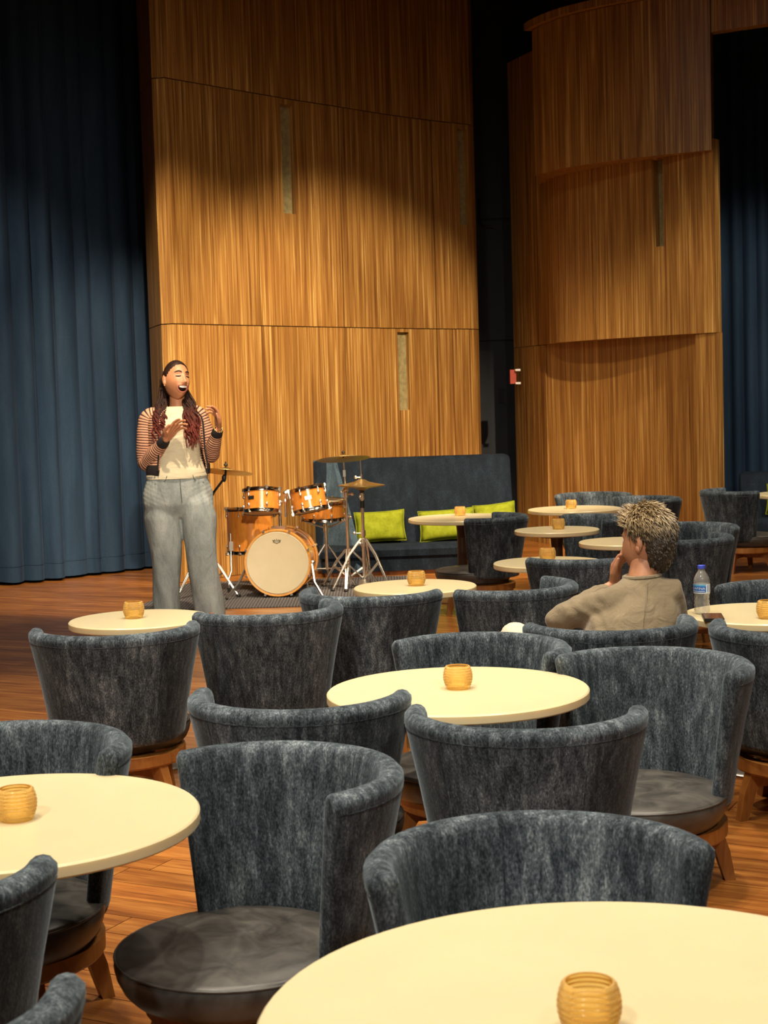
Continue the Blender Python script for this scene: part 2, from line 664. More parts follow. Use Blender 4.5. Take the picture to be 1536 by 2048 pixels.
# ------------------------------------------------------------------ room shell
tag(MB().box((0, 7.5, 6.25), (14, 20, 0.1)).build('ceiling', M['ceiling'], None, False), kind='structure')
tag(MB().box((-6.6, 7.5, 3.1), (0.1, 20, 6.2)).build('wall_left', M['room_wall'], None, False), kind='structure')
tag(MB().box((6.6, 7.5, 3.1), (0.1, 20, 6.2)).build('wall_right', M['room_wall'], None, False), kind='structure')
tag(MB().box((0, -2.2, 3.1), (14, 0.1, 6.2)).build('wall_front', M['room_wall'], None, False), kind='structure')
bw = MB().box((0, 16.65, 3.1), (14, 0.1, 6.2)).build('wall_back', M['dark_wall'], None, False)
tag(bw, kind='structure')
# flat painted panels of the dark wall in the gap between the wood walls, with their seams
for (z0, z1) in ((0.0, 1.96), (2.06, 3.32), (3.34, 6.1)):
    MB().box((1.25, 16.58, (z0 + z1) / 2), (1.1, 0.03, z1 - z0 - 0.01)).build('panel', M['dark_wall'], bw, False)
MB().box((1.50, 16.52, 2.1), (0.09, 0.10, 4.2)).build('door_post', M['black'], bw, False)


def strip(path, n):
    """dense plan curve with arc length"""
    P = catmull([(x, y, 0) for x, y in path], n)
    S = [0.0]
    for a, b_ in zip(P, P[1:]):
        S.append(S[-1] + (b_ - a).length)
    return P, S


def curve_at(P, S, s):
    if s <= S[0]:
        t = (P[1] - P[0]).normalized()
        return P[0] + t * (s - S[0]), t
    for i in range(len(S) - 1):
        if s <= S[i + 1] or i == len(S) - 2:
            k = (s - S[i]) / (S[i + 1] - S[i])
            t = (P[min(i + 2, len(P) - 1)] - P[max(i - 1, 0)]).normalized()
            return P[i].lerp(P[i + 1], k), t


def slab(name, P, S, s0, s1, z0, z1, th, mat_, parent, hole=None, step=0.12, off=0.0):
    """curved board between arc lengths s0..s1 and heights z0..z1, with an optional slot cut out;
    the front is the side to the right of the path direction (towards the room)"""
    sl = [s0 + (s1 - s0) * i / max(1, round((s1 - s0) / step)) for i in range(max(1, round((s1 - s0) / step)) + 1)]
    zl = [z0, z1]
    if hole:
        sl = sorted(set([q for q in sl if not (hole[0] - 0.02 < q < hole[1] + 0.02)] + [hole[0], hole[1]]))
        zl = sorted(set([z0, z1, hole[2], hole[3]]))
    fr, bk = {}, {}
    mb = MB()
    for i, q in enumerate(sl):
        p, t = curve_at(P, S, q)
        nrm = Vector((t.y, -t.x, 0))
        for j, z in enumerate(zl):
            a = p + nrm * off
            b_ = p + nrm * (off - th)
            mb.v.append((a.x, a.y, z))
            fr[i, j] = len(mb.v) - 1
            mb.v.append((b_.x, b_.y, z))
            bk[i, j] = len(mb.v) - 1

    def solid(i, j):
        if i < 0 or j < 0 or i >= len(sl) - 1 or j >= len(zl) - 1:
            return False
        if hole:
            cs, cz = (sl[i] + sl[i + 1]) / 2, (zl[j] + zl[j + 1]) / 2
            if hole[0] < cs < hole[1] and hole[2] < cz < hole[3]:
                return False
        return True
    for i in range(len(sl) - 1):
        for j in range(len(zl) - 1):
            if not solid(i, j):
                continue
            mb.f.append((fr[i, j], fr[i + 1, j], fr[i + 1, j + 1], fr[i, j + 1]))
            mb.f.append((bk[i, j], bk[i, j + 1], bk[i + 1, j + 1], bk[i + 1, j]))
            if not solid(i - 1, j):
                mb.f.append((fr[i, j], fr[i, j + 1], bk[i, j + 1], bk[i, j]))
            if not solid(i + 1, j):
                mb.f.append((fr[i + 1, j], bk[i + 1, j], bk[i + 1, j + 1], fr[i + 1, j + 1]))
            if not solid(i, j - 1):
                mb.f.append((fr[i, j], bk[i, j], bk[i + 1, j], fr[i + 1, j]))
            if not solid(i, j + 1):
                mb.f.append((fr[i, j + 1], fr[i + 1, j + 1], bk[i + 1, j + 1], bk[i, j + 1]))
    mb.m = [0] * len(mb.f)
    o = mb.build(name, mat_, parent, True, 30)
    # box-like origin at the board's foot so that random shade and grain differ per board
    return o


def s_of(P, S, x):
    for i in range(len(P) - 1):
        if P[i].x <= x <= P[i + 1].x:
            return S[i] + (S[i + 1] - S[i]) * (x - P[i].x) / (P[i + 1].x - P[i].x)
    return S[-1]


# curved wood wall behind the stage
path1 = [(-1.707, 12.72), (-1.36, 13.10), (-1.012, 13.48), (-0.696, 13.82), (-0.31, 14.2), (0.107, 14.63), (0.559, 15.03), (0.90, 15.28)]
P1, S1 = strip(path1, 6)
# rounded end turning back
endp = P1[-1]
te = (P1[-1] - P1[-2]).normalized()
ne = Vector((-te.y, te.x, 0))
ang = 0
RR = 0.22
cc = endp + ne * RR
a_start = math.atan2(endp.y - cc.y, endp.x - cc.x)
for k in range(1, 9):
    a = a_start + k * R(11)
    P1.append(Vector((cc.x + RR * math.cos(a), cc.y + RR * math.sin(a), 0)))
    S1.append(S1[-1] + (P1[-1] - P1[-2]).length)
sJ = [0.0, s_of(P1, S1, -1.012), s_of(P1, S1, -0.31), s_of(P1, S1, 0.559), S1[-1]]
zJ = [0.0, 2.13, 4.11, 6.15]
wall = MB()
wl = slab('wall_stage', P1, S1, 0.10, S1[-1], 0.0, 6.15, 0.03, M['groove'], None, None, 0.12, -0.075)
tag(wl, kind='structure')
holes = {(1, 1): (s_of(P1, S1, -0.80), s_of(P1, S1, -0.70), 3.115, 4.06),
         (1, 3): (s_of(P1, S1, 0.82), s_of(P1, S1, 0.915), 3.14, 4.06),
         (0, 2): (s_of(P1, S1, 0.175), s_of(P1, S1, 0.285), 1.36, 2.095)}
G = 0.004
for r_i in range(3):
    for c_i in range(4):
        hl = holes.get((r_i, c_i))
        slab('panel', P1, S1, (sJ[c_i] + 0.0065) if c_i else 0.048, sJ[c_i + 1] - 0.0065, zJ[r_i] + G, zJ[r_i + 1] - G, 0.06, M['wall_wood'], wl, hl)
        if hl:
            slab('niche_plate', P1, S1, hl[0] - 0.02, hl[1] + 0.02, hl[2] - 0.02, hl[3] + 0.02, 0.008, M['niche'], wl, None, 0.05, -0.045)
# side return of that wall, going back to the curtain
Pr, Sr = strip([(-1.97, 13.4), (-1.87, 13.06), (-1.772, 12.76), (-1.742, 12.715), (-1.700, 12.722), (-1.672, 12.752)], 4)
for r_i in range(3):
    slab('panel', Pr, Sr, 0.0, Sr[-1], zJ[r_i] + G, zJ[r_i + 1] - G, 0.03, M['wall_wood'], wl, None, 0.15)

# tower of stacked curved boxes on the right
pathT = [(1.50, 14.62), (1.537, 14.50), (1.649, 14.28), (1.759, 14.12), (2.05, 13.85), (2.44, 13.60), (2.88, 13.38)]
PT, ST = strip(pathT, 6)
pathM = [(1.60, 15.3), (1.63, 15.02), (1.72, 14.72), (1.88, 14.45), (2.10, 14.16), (2.45, 13.80), (2.90, 13.40)]
PM, SM = strip(pathM, 6)
PL, SL = strip([(1.635, 15.2), (2.0, 14.75), (2.4, 14.22), (2.72, 13.76), (2.80, 13.63)], 4)
PR, SR = strip([(2.75, 13.56), (2.83, 13.48), (2.905, 13.41)], 3)
PS, SS = strip([(1.37, 15.85), (1.50, 15.5), (1.62, 15.2)], 3)
tw = slab('wall_tower', PL, SL, 0.0, SL[-1], 0.0, 6.15, 0.03, M['groove'], None, None, 0.2, -0.15)
tag(tw, kind='structure')
slab('panel', PL, SL, 0, SL[-1], 0.0, 2.0, 0.06, M['wall_wood'], tw)
slab('panel', PR, SR, 0, SR[-1], 0.0, 1.955, 0.10, M['wall_wood'], tw)
hT = (s_of(PM, SM, 2.445), s_of(PM, SM, 2.525), 2.735, 3.49)
midj = s_of(PM, SM, 1.98)
slab('panel', PM, SM, 0, midj - 0.003, 1.955, 3.6, 0.10, M['wall_wood'], tw)
slab('panel', PM, SM, midj + 0.003, SM[-1], 1.955, 3.6, 0.10, M['wall_wood'], tw, hT)
slab('niche_plate', PM, SM, hT[0] - 0.02, hT[1] + 0.02, hT[2] - 0.02, hT[3] + 0.02, 0.008, M['niche'], tw, None, 0.05, -0.104)
slab('panel', PT, ST, 0, ST[-1], 3.50, 4.83, 0.10, M['wall_wood'], tw)
slab('ledge', PT, ST, -0.05, ST[-1], 4.835, 4.90, 0.22, M['wall_wood'], tw, None, 0.12, 0.06)
slab('panel', PS, SS, 0, SS[-1], 0.0, 1.95, 0.05, M['wall_wood'], tw)
slab('panel', PS, SS, 0, SS[-1], 1.955, 4.8, 0.05, M['wall_wood'], tw)
# horizontal soffits closing the boxes from below


def soffit(PA, PB, z, parent):
    mb = MB()
    n = min(len(PA), len(PB))
    A = [PA[int(i * (len(PA) - 1) / 11)] for i in range(12)]
    B = [PB[int(i * (len(PB) - 1) / 11)] for i in range(12)]
    for zz in (z, z + 0.03):
        for p in A + B:
            mb.v.append((p.x, p.y, zz))
    for i in range(11):
        mb.f.append((i, i + 1, 12 + i + 1, 12 + i))
        mb.f.append((24 + i, 24 + 12 + i, 24 + 12 + i + 1, 24 + i + 1))
        mb.f.append((i, 24 + i, 24 + i + 1, i + 1))
        mb.f.append((12 + i, 12 + i + 1, 36 + i + 1, 36 + i))
    mb.m = [0] * len(mb.f)
    return mb.build('soffit', M['wall_wood'], parent, False)


soffit([p + Vector((0.04, 0.06, 0)) for p in PM], [p + Vector((0.02, 0.02, 0)) for p in PL], 1.96, tw)
soffit([p + Vector((0.04, 0.06, 0)) for p in PT], [p + Vector((0.05, 0.3, 0)) for p in PM], 3.505, tw)
# wood fascia over the right-hand curtain
fs = MB().box((4.2, 12.72, 5.32), (3.0, 0.12, 1.66), Matrix.Rotation(R(-30), 3, 'Z')).build('trim_1', M['wall_wood'], None, False)
fs.location = (-0.02, 0.0, 0.0)
tag(fs, kind='structure')

# ------------------------------------------------------------------ curtains


def curtain(name, path, z0, z1, wl_, amp, seed, label):
    P, S = strip(path, 10)
    rr_ = random.Random(seed)
    n = int(S[-1] / 0.018)
    folds = []
    s = 0
    while s < S[-1] + 1:
        wv_ = wl_ * rr_.uniform(0.65, 1.4)
        folds.append((s, wv_, amp * rr_.uniform(0.55, 1.25)))
        s += wv_
    mb = MB()
    zs = [z0 + (z1 - z0) * (i / 14) for i in range(15)]
    cols = []
    for i in range(n + 1):
        q = S[-1] * i / n
        p, t = curve_at(P, S, q)
        nrm = Vector((t.y, -t.x, 0))
        for (fs_, fw_, fa) in folds:
            if fs_ <= q < fs_ + fw_:
                ph = (q - fs_) / fw_
                h = fa * (math.sin(PI * ph) ** 0.7) * 1.0
                break
        cols.append((p, nrm, h, t))
    for z in zs:
        k = 1.0 - 0.25 * (z - z0) / (z1 - z0)
        for i, (p, nrm, h, t) in enumerate(cols):
            wob = 0.012 * mnoise.noise(Vector((i * 0.05, z * 0.6, seed)))
            q = p + nrm * (h * k + wob)
            dz = 0.012 * mnoise.noise(Vector((i * 0.08, 3.1, seed))) if z == z0 else 0
            mb.v.append((q.x, q.y, z + dz))
    m_ = n + 1
    for j in range(len(zs) - 1):
        for i in range(n):
            mb.f.append((j * m_ + i, j * m_ + i + 1, (j + 1) * m_ + i + 1, (j + 1) * m_ + i))
    # hem band
    mb.m = [0] * len(mb.f)
    o = mb.build(name, M['curtain'], None, True, 60, False)
    tag(o, label, 'curtain')
    hm = MB()
    for z in (z0 + 0.13, z0 + 0.142):
        for i, (p, nrm, h, t) in enumerate(cols):
            wob = 0.012 * mnoise.noise(Vector((i * 0.05, z * 0.6, seed)))
            q = p + nrm * (h + wob + 0.004)
            hm.v.append((q.x, q.y, z))
    for i in range(n):
        hm.f.append((i, i + 1, m_ + i + 1, m_ + i))
    hm.m = [0] * len(hm.f)
    hm.build('hem_seam', M['curtain'], o, True, 60, False)
    return o


curtain('stage_curtain', [(-6.2, 12.2), (-4.6, 12.45), (-3.25, 12.98), (-2.6, 13.5), (-1.98, 14.2)], 0.025, 6.15, 0.19, 0.11, 3, 'long dark blue velvet stage curtain hanging left of the singer')
curtain('stage_curtain', [(2.35, 14.95), (3.2, 14.7), (4.0, 14.6), (5.6, 14.4)], 0.025, 6.15, 0.17, 0.10, 8, 'dark blue velvet curtain hanging right of the wood tower')

# ------------------------------------------------------------------ swivel tub chair
HALF = 93.0


def chair_proto():
    root = empty('tub_chair')
    # profile of the wraparound back: (radius, height), from outer foot over the rim to the inner foot
    prof = [(0.236, 0.250), (0.242, 0.265), (0.260, 0.37), (0.278, 0.46), (0.294, 0.53), (0.304, 0.575), (0.3095, 0.600), (0.309, 0.612),
            (0.297, 0.624), (0.284, 0.627), (0.271, 0.625), (0.261, 0.618), (0.256, 0.606), (0.250, 0.57), (0.240, 0.50), (0.229, 0.42), (0.218, 0.34), (0.211, 0.29), (0.211, 0.250)]
    prof = [(r_, 0.25 + (z - 0.25) * 1.0875) for r_, z in prof]
    rings = []
    nseg = 44
    angs = [-HALF - 3.2, -HALF - 2.6, -HALF - 1.3] + [-HALF + 2 * HALF * i / nseg for i in range(nseg + 1)] + [HALF + 1.3, HALF + 2.6, HALF + 3.2]
    for a in angs:
        over = max(0, abs(a) - HALF) / 3.2
        k = math.sqrt(max(0.05, 1 - over ** 2)) if over > 0 else 1.0
        ring = []
        for (r_, z) in prof:
            rc = 0.2235 + (0.281 - 0.2235) * (z - 0.25) / 0.41
            r2 = rc + (r_ - rc) * k
            z2 = z - (0.008 * over * over if z > 0.62 else 0)
            t = R(a)
            ring.append((r2 * math.sin(t), r2 * math.cos(t), z2))
        rings.append(ring)
    mb = MB().loft(rings)
    me = mb.mesh('backrest', M['velvet'], True, 70)

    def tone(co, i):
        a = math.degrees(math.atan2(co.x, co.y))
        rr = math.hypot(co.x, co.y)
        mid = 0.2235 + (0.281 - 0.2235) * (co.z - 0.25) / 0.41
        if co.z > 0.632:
            return 1.15  # lighter rim: light from above put into the cloth colour
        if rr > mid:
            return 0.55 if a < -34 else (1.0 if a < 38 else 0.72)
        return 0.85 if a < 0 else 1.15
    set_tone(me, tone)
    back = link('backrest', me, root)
    # seams
    sm = MB()
    sm.tube([(0.3070 * math.sin(R(a)), 0.3070 * math.cos(R(a)), 0.6195) for a in [-HALF + 2 * HALF * i / 40 for i in range(41)]], 0.0016, 5)
    for a in (-34, 38):
        sm.tube([((r_ + 0.0006) * math.sin(R(a)), (r_ + 0.0006) * math.cos(R(a)), z) for (r_, z) in prof[1:7]], 0.0015, 5)
    sm.tube([((r_ - 0.0006) * math.sin(0), (r_ - 0.0006) * math.cos(0), z) for (r_, z) in prof[11:17]], 0.0015, 5)
    sme = sm.mesh('seam', M['velvet'], True)
    set_tone(sme, lambda co, i: 0.75)
    link('seam', sme, back)
    # leather seat: thick round cushion, pushed forward of the back's centre
    sy = -0.075
    sp = [(0.0, 0.205), (0.21, 0.205), (0.232, 0.210), (0.246, 0.225), (0.257, 0.248), (0.262, 0.270), (0.260, 0.285), (0.255, 0.292), (0.246, 0.296), (0.20, 0.301), (0.14, 0.306), (0.07, 0.309), (0.0, 0.310)]
    seat = MB().lathe(sp, 48, (0, sy, 0)).build('seat', M['leather'], root, True, 50)
    MB().lathe([(0.2595 + 0.003 * math.cos(a), 0.288 + 0.003 * math.sin(a)) for a in [2 * PI * i / 8 for i in range(8)]], 48, (0, sy, 0), True).build('piping', M['leather'], seat, True, 60)
    # wooden ring, swivel plate, legs
    MB().lathe([(0.20, 0.158), (0.234, 0.158), (0.240, 0.165), (0.240, 0.202), (0.20, 0.206)], 40, (0, -0.03, 0), True).build('seat_ring', M['chair_wood'], root, True, 40)
    MB().lathe([(0, 0.150), (0.12, 0.150), (0.12, 0.172), (0, 0.172)], 24, (0, -0.02, 0)).build('swivel_plate', M['steel'], root, True, 40)
    for k in range(4):
        a = R(45 + 90 * k)
        d = Vector((math.cos(a), math.sin(a), 0))
        s_ = Vector((-d.y, d.x, 0))
        o_ = Vector((0, -0.02, 0))
        lg = MB()

        def sec(c, wd, dp):
            return [c + s_ * wd + d * dp, c - s_ * wd + d * dp, c - s_ * wd - d * dp, c + s_ * wd - d * dp]
        lg.loft([sec(o_ + d * 0.248 + Vector((0, 0, 0.0)), 0.014, 0.016), sec(o_ + d * 0.225 + Vector((0, 0, 0.09)), 0.017, 0.022), sec(o_ + d * 0.190 + Vector((0, 0, 0.160)), 0.020, 0.032)])
        lg.build('leg', M['chair_wood'], root, False)
    st_ = MB()
    st_.bar((0.155, 0.135, 0.13), (-0.155, -0.175, 0.13), 0.022, 0.04)
    st_.build('stretcher', M['chair_wood'], root, False)
    st_ = MB()
    st_.bar((-0.155, 0.135, 0.13), (0.155, -0.175, 0.13), 0.022, 0.04)
    st_.build('stretcher', M['chair_wood'], root, False)
    return root


CH = [
    (-0.742, 2.07, 185, 'blue velvet tub chair cut off at the bottom left corner'),
    (-0.905, 2.68, 180, 'blue velvet tub chair at the left edge, backing onto the front left table'),
    (-0.925, 3.62, -14, 'blue velvet tub chair behind the front left table, cut by the left edge'),
    (-0.283, 3.29, -51, 'blue velvet tub chair turned open to the viewer with its whole black leather seat showing'),
    (0.255, 2.61, 12, 'blue velvet tub chair tucked behind the nearest table at the bottom'),
    (0.345, 3.90, 170, 'velvet tub chair with its back to the viewer, right in front of the middle table'),
    (-0.245, 4.22, 168, 'velvet tub chair left of the middle table, its back half hidden by a nearer chair'),
    (-0.995, 5.62, 188, 'velvet tub chair back in front of the left table, nearest the open wood floor'),
    (-0.480, 6.05, 213, 'velvet tub chair with pale curled arm to the right of the left table'),
    (-0.060, 6.50, 159, 'velvet tub chair back in front of the drums, left of the small table'),
    (0.507, 6.56, 225, 'velvet tub chair with curled right arm, right of the small table before the couch'),
    (0.275, 4.90, -35, 'velvet tub chair facing the viewer behind the middle table'),
    (0.757, 4.50, -40, 'velvet tub chair with grey leather seat to the right of the middle table'),
    (1.400, 5.20, 155, 'velvet tub chair cut by the right edge, before the table with the bottle'),
    (0.777, 5.40, 190, 'velvet tub chair in which the man in the tan sweater sits'),
    (1.600, 6.12, -35, 'velvet tub chair facing the viewer behind the table with the bottle'),
    (0.972, 7.68, 205, 'velvet tub chair back directly left of the seated man'),
    (1.615, 8.53, 213, 'velvet tub chair back behind the water bottle, nearer of two nested chairs'),
    (1.79, 9.16, -30, 'velvet tub chair just behind another one, to the right of the man'),
    (0.665, 10.45, 247, 'velvet tub chair beside the couch table, turned left with seat and legs showing'),
    (1.680, 12.40, 0, 'farthest velvet tub chair, behind the far table in front of the wood tower'),
    (1.950, 11.75, -60, 'velvet tub chair mostly hidden behind the man\'s hair, before the wood tower'),
    (1.310, 10.05, -70, 'velvet tub chair opening left between the far table and the man\'s face'),
    (2.850, 12.42, 105, 'dark velvet tub chair in front of the right-hand curtain, turned right'),
]
proto = chair_proto()
CHAIRS = []
for i, (x, y, a, lab) in enumerate(CH):
    o = proto if i == 0 else copy_tree(proto)
    o.location = (x, y, 0)
    o.rotation_euler = (0, 0, R(a))
    tag(o, lab, 'chair', 'blue velvet tub chairs')
    CHAIRS.append(o)

# ------------------------------------------------------------------ tables
TT = 0.60
KT = 0.84 / 0.78


def table(x, y, r_, lab):
    root = empty('cocktail_table', (x, y, 0))
    tag(root, lab, 'table', 'round pale cocktail tables')
    t_ = 0.028
    MB().lathe([(0, TT - t_), (r_ - 0.004, TT - t_), (r_, TT - t_ + 0.004), (r_, TT - 0.004), (r_ - 0.004, TT), (0, TT)], 72).build('table_top', M['tabletop'], root, True, 30)
    MB().lathe([(0, TT - t_ - 0.02), (0.11, TT - t_ - 0.02), (0.12, TT - t_ - 0.001), (0, TT - t_ - 0.001)], 32).build('mounting_plate', M['dark_wood'], root, True, 30)
    MB().lathe([(0, 0.02), (0.042, 0.02), (0.036, 0.20), (0.036, 0.5), (0.042, TT - t_ - 0.019), (0, TT - t_ - 0.019)], 16).build('column', M['dark_wood'], root, True, 40)
    rb = min(0.22, r_ * 0.62)
    MB().lathe([(0, 0.0), (rb, 0.0), (rb, 0.008), (rb - 0.01, 0.014), (0.06, 0.022), (0.045, 0.03), (0, 0.03)], 40).build('base_plate', M['steel'], root, True, 40)
    return root


TB = [
    (0.278, 1.894, 0.46, 'largest and nearest round cream table at the bottom right'),
    (-0.735, 2.95, 0.36, 'round cream table cut by the left edge'),
    (0.185, 4.15, 0.355, 'round cream table in the middle of the picture, ringed by four chairs'),
    (-0.926, 5.757, 0.262, 'small round cream table at the feet of the singer'),
    (0.122, 6.522, 0.26, 'small round cream table in front of the couch and hi-hat'),
    (0.773, 7.331, 0.26, 'small round cream table between the couch chair and the man, third from the tower'),
    (1.018, 9.134, 0.25, 'small round table with a candle glass, second from the tower'),
    (1.30, 8.27, 0.26, 'small round table without candle, half hidden behind the face of the man'),
    (1.33, 10.792, 0.325, 'farthest round table, right in front of the wood tower'),
    (0.515, 10.295, 0.355, 'round table on a dark column in front of the green pillows'),
    (1.33, 5.42, 0.28, 'round table at the right edge with the water bottle and phone'),
    (3.17, 11.7, 0.36, 'round table at the far right edge before the second couch'),
]
for (x, y, r_, lab) in TB:
    table(x * KT, y * KT, r_ * KT, lab)


# ------------------------------------------------------------------ ribbed amber candle glasses


def candle_proto():
    prof = []
    H_ = 0.062
    n = 54
    for i in range(n + 1):
        z = H_ * i / n
        r0 = 0.0215 + 0.0175 * math.sin(PI * (0.12 + 0.70 * i / n)) ** 0.8
        rib = 0.0016 * abs(math.sin(PI * 9 * i / n)) if 0.06 < i / n < 0.97 else 0
        prof.append((r0 + rib, z))
    inner = [(p[0] - 0.0045, p[1]) for p in prof[::-3] if p[1] > 0.008]
    inner[0] = (prof[-1][0] - 0.003, H_)
    full = [(0, 0)] + prof + inner + [(0, 0.008)]
    mb = MB().lathe(full, 40)
    o = mb.build('candle_glass', M['amber'], None, True, 50)
    return o


CG = [
    (0.235, 1.862, 'ribbed amber candle glass on the nearest table, cut by the bottom edge'),
    (-0.724, 2.935, 'ribbed amber candle glass at the left edge on the front left table'),
    (0.187, 4.16, 'ribbed amber candle glass on the middle table'),
    (-0.95, 5.78, 'ribbed amber candle glass on the small table at the singer\'s feet'),
    (0.129, 6.545, 'ribbed amber candle glass on the small table before the couch'),
    (0.777, 7.39, 'ribbed amber candle glass on the table just left of the man'),
    (1.031, 9.155, 'ribbed amber candle glass on the second table from the tower'),
    (1.309, 10.81, 'ribbed amber candle glass on the farthest table before the tower'),
    (0.514, 10.45, 'ribbed amber candle glass on the table before the green pillows'),
    (1.31, 5.29, 'ribbed amber candle glass at the right edge, on the table with the bottle'),
]
cg = candle_proto()
for i, (x, y, lab) in enumerate(CG):
    o = cg if i == 0 else copy_tree(cg)
    o.location = (x * KT, y * KT, TT)
    o.scale = (KT, KT, KT)
    tag(o, lab, 'candle holder', 'ribbed amber candle glasses')

# ------------------------------------------------------------------ couches and pillows


def rounded(mb, r_):
    return mb


def couch(loc, rz, wd, hb, hs, lab, dark=M['couch_velvet']):
    root = empty('couch', loc, rz)
    tag(root, lab, 'couch')

    def soft(name, pts, mat_, wdh, inset=0.02):
        """extruded side profile along x with softened ends"""
        rings = []
        c = Vector((0, sum(p[0] for p in pts) / len(pts), sum(p[1] for p in pts) / len(pts)))
        xs = [-wdh / 2, -wdh / 2 + 0.006, -wdh / 2 + inset] + [-wdh / 2 + inset + (wdh - 2 * inset) * i / 8 for i in range(1, 8)] + [wdh / 2 - inset, wdh / 2 - 0.006, wdh / 2]
        for x in xs:
            e = min(wdh / 2 - abs(x), inset) / inset
            k = 1 - 0.09 * (1 - math.sqrt(max(0, 1 - (1 - e) ** 2)))
            rings.append([(x, c.y + (p[0] - c.y) * k, c.z + (p[1] - c.z) * k) for p in pts])
        return MB().loft(rings).build(name, mat_, root, True, 50)
    # back: leaning, rounded top
    soft('backrest', [(0.12, 0.06), (0.13, hs), (0.30, hb - 0.03), (0.33, hb - 0.005), (0.37, hb), (0.42, hb - 0.01), (0.44, hb - 0.05), (0.44, 0.06)], dark, wd, 0.05)
    soft('seat', [(-0.22, 0.16), (-0.23, hs - 0.04), (-0.20, hs - 0.008), (-0.15, hs), (0.12, hs - 0.01), (0.15, hs - 0.02), (0.15, 0.16)], dark, wd - 0.04, 0.03)
    soft('skirt', [(-0.19, 0.035), (-0.20, 0.165), (0.4, 0.165), (0.4, 0.035)], dark, wd - 0.06, 0.02)
    e_ = -wd / 2
    if lab.startswith('long'):
        MB().loft([[(e_, 0.42, 0.036), (e_, 0.10, 0.036), (e_ + 0.33, -0.24, 0.036), (e_ + 0.40, -0.20, 0.036), (e_ + 0.36, 0.40, 0.036)], [(e_, 0.42, hb - 0.01), (e_, 0.345, hb - 0.01), (e_ + 0.17, 0.285, hb - 0.012), (e_ + 0.20, 0.30, hb - 0.012), (e_ + 0.2, 0.42, hb - 0.01)]]).build('end_panel', M['lit_end_velvet'], root, False)
    MB().box((0, 0.1, 0.0175), (wd - 0.12, 0.52, 0.035)).build('plinth', M['chair_wood'], root, False)
    sm = MB()
    for x in (wd * 0.02,):
        sm.tube([(x, 0.128, hs + 0.01), (x, 0.298, hb - 0.033), (x, 0.33, hb - 0.003), (x, 0.40, hb)], 0.002, 5)
    sm.build('seam', dark, root, True)
    return root


couch((0.275, 13.05, 0), R(4), 1.70, 0.965, 0.255, 'long dark blue velvet couch with high back between the wood walls')
couch((4.15, 13.45, 0), R(-8), 2.0, 0.72, 0.34, 'blue velvet couch at the far right edge under the curtain')


def pillow(loc, rot, wd, ht, lab, seed):
    n = 14
    mb = MB()
    rr_ = random.Random(seed)
    for side in (1, -1):
        for j in range(n + 1):
            for i in range(n + 1):
                u, v_ = -1 + 2 * i / n, -1 + 2 * j / n
                pin = 1 - 0.07 * (1 - u * u) if abs(v_) > 0.0 else 1
                x = u * wd / 2 * (1 - 0.06 * (1 - v_ * v_))
                z = v_ * ht / 2 * (1 - 0.07 * (1 - u * u))
                th = 0.055 * ((1 - u ** 4) * (1 - v_ ** 4)) ** 0.55
                th += 0.006 * mnoise.noise(Vector((u * 2, v_ * 2, seed + side)))* (1 - abs(u) ** 3) * (1 - abs(v_) ** 3)
                mb.v.append((x, -side * th, z + ht / 2))
    m_ = (n + 1) ** 2
    for s_ in range(2):
        for j in range(n):
            for i in range(n):
                a = s_ * m_ + j * (n + 1) + i
                f = (a, a + 1, a + n + 2, a + n + 1)
                mb.f.append(f if s_ == 0 else f[::-1])
    mb.m = [0] * len(mb.f)
    me = mb.mesh('pillow', M['pillow'], True, 80, False)
    bm = bmesh.new()
    bm.from_mesh(me)
    bmesh.ops.remove_doubles(bm, verts=bm.verts, dist=0.0008)
    bm.to_mesh(me)
    bm.free()
    o = link('pillow', me)
    o.location = loc
    o.rotation_euler = rot
    tag(o, lab, 'pillow', 'lime green pillows')
    # piped edge
    pp = MB()
    ed = []
    for i in range(41):
        t = i / 40 * 4
        k = int(t) % 4
        q = (t - int(t)) * 2 - 1
        u, v_ = [(q, -1), (1, q), (-q, 1), (-1, -q)][k]
        ed.append((u * wd / 2 * (1 - 0.06 * (1 - v_ * v_)), 0, v_ * ht / 2 * (1 - 0.07 * (1 - u * u)) + ht / 2))
    pp.tube(ed, 0.004, 6)
    pp.build('piping', M['pillow'], o, True)
    return o


pillow((-0.03, 13.075, 0.262), (R(-14), R(-2), R(4)), 0.43, 0.265, 'lime green velvet pillow on the couch right behind the hi-hat stand', 1)
pillow((0.54, 13.10, 0.258), (R(-14), R(-3), R(2)), 0.48, 0.265, 'lime green velvet pillow on the couch behind the round table', 2)
pillow((0.955, 13.14, 0.29), (R(-14), R(-6), R(-6)), 0.36, 0.27, 'lime green velvet pillow at the right end of the couch', 3)
pillow((3.56, 13.55, 0.345), (R(-12), R(4), R(-8)), 0.42, 0.27, 'lime green velvet pillow on the far right couch behind a table', 4)

# ------------------------------------------------------------------ rug
mb = MB()
mb.loft([[(-1.84, 11.0, 0.001), (0.32, 10.98, 0.001), (0.32, 12.72, 0.001), (-1.62, 12.66, 0.001)], [(-1.84, 11.0, 0.009), (0.32, 10.98, 0.009), (0.32, 12.72, 0.009), (-1.62, 12.66, 0.009)]])
rug = mb.build('drum_rug', M['rug'], None, False)
tag(rug, 'dark grey striped rug under the drum kit', 'rug')

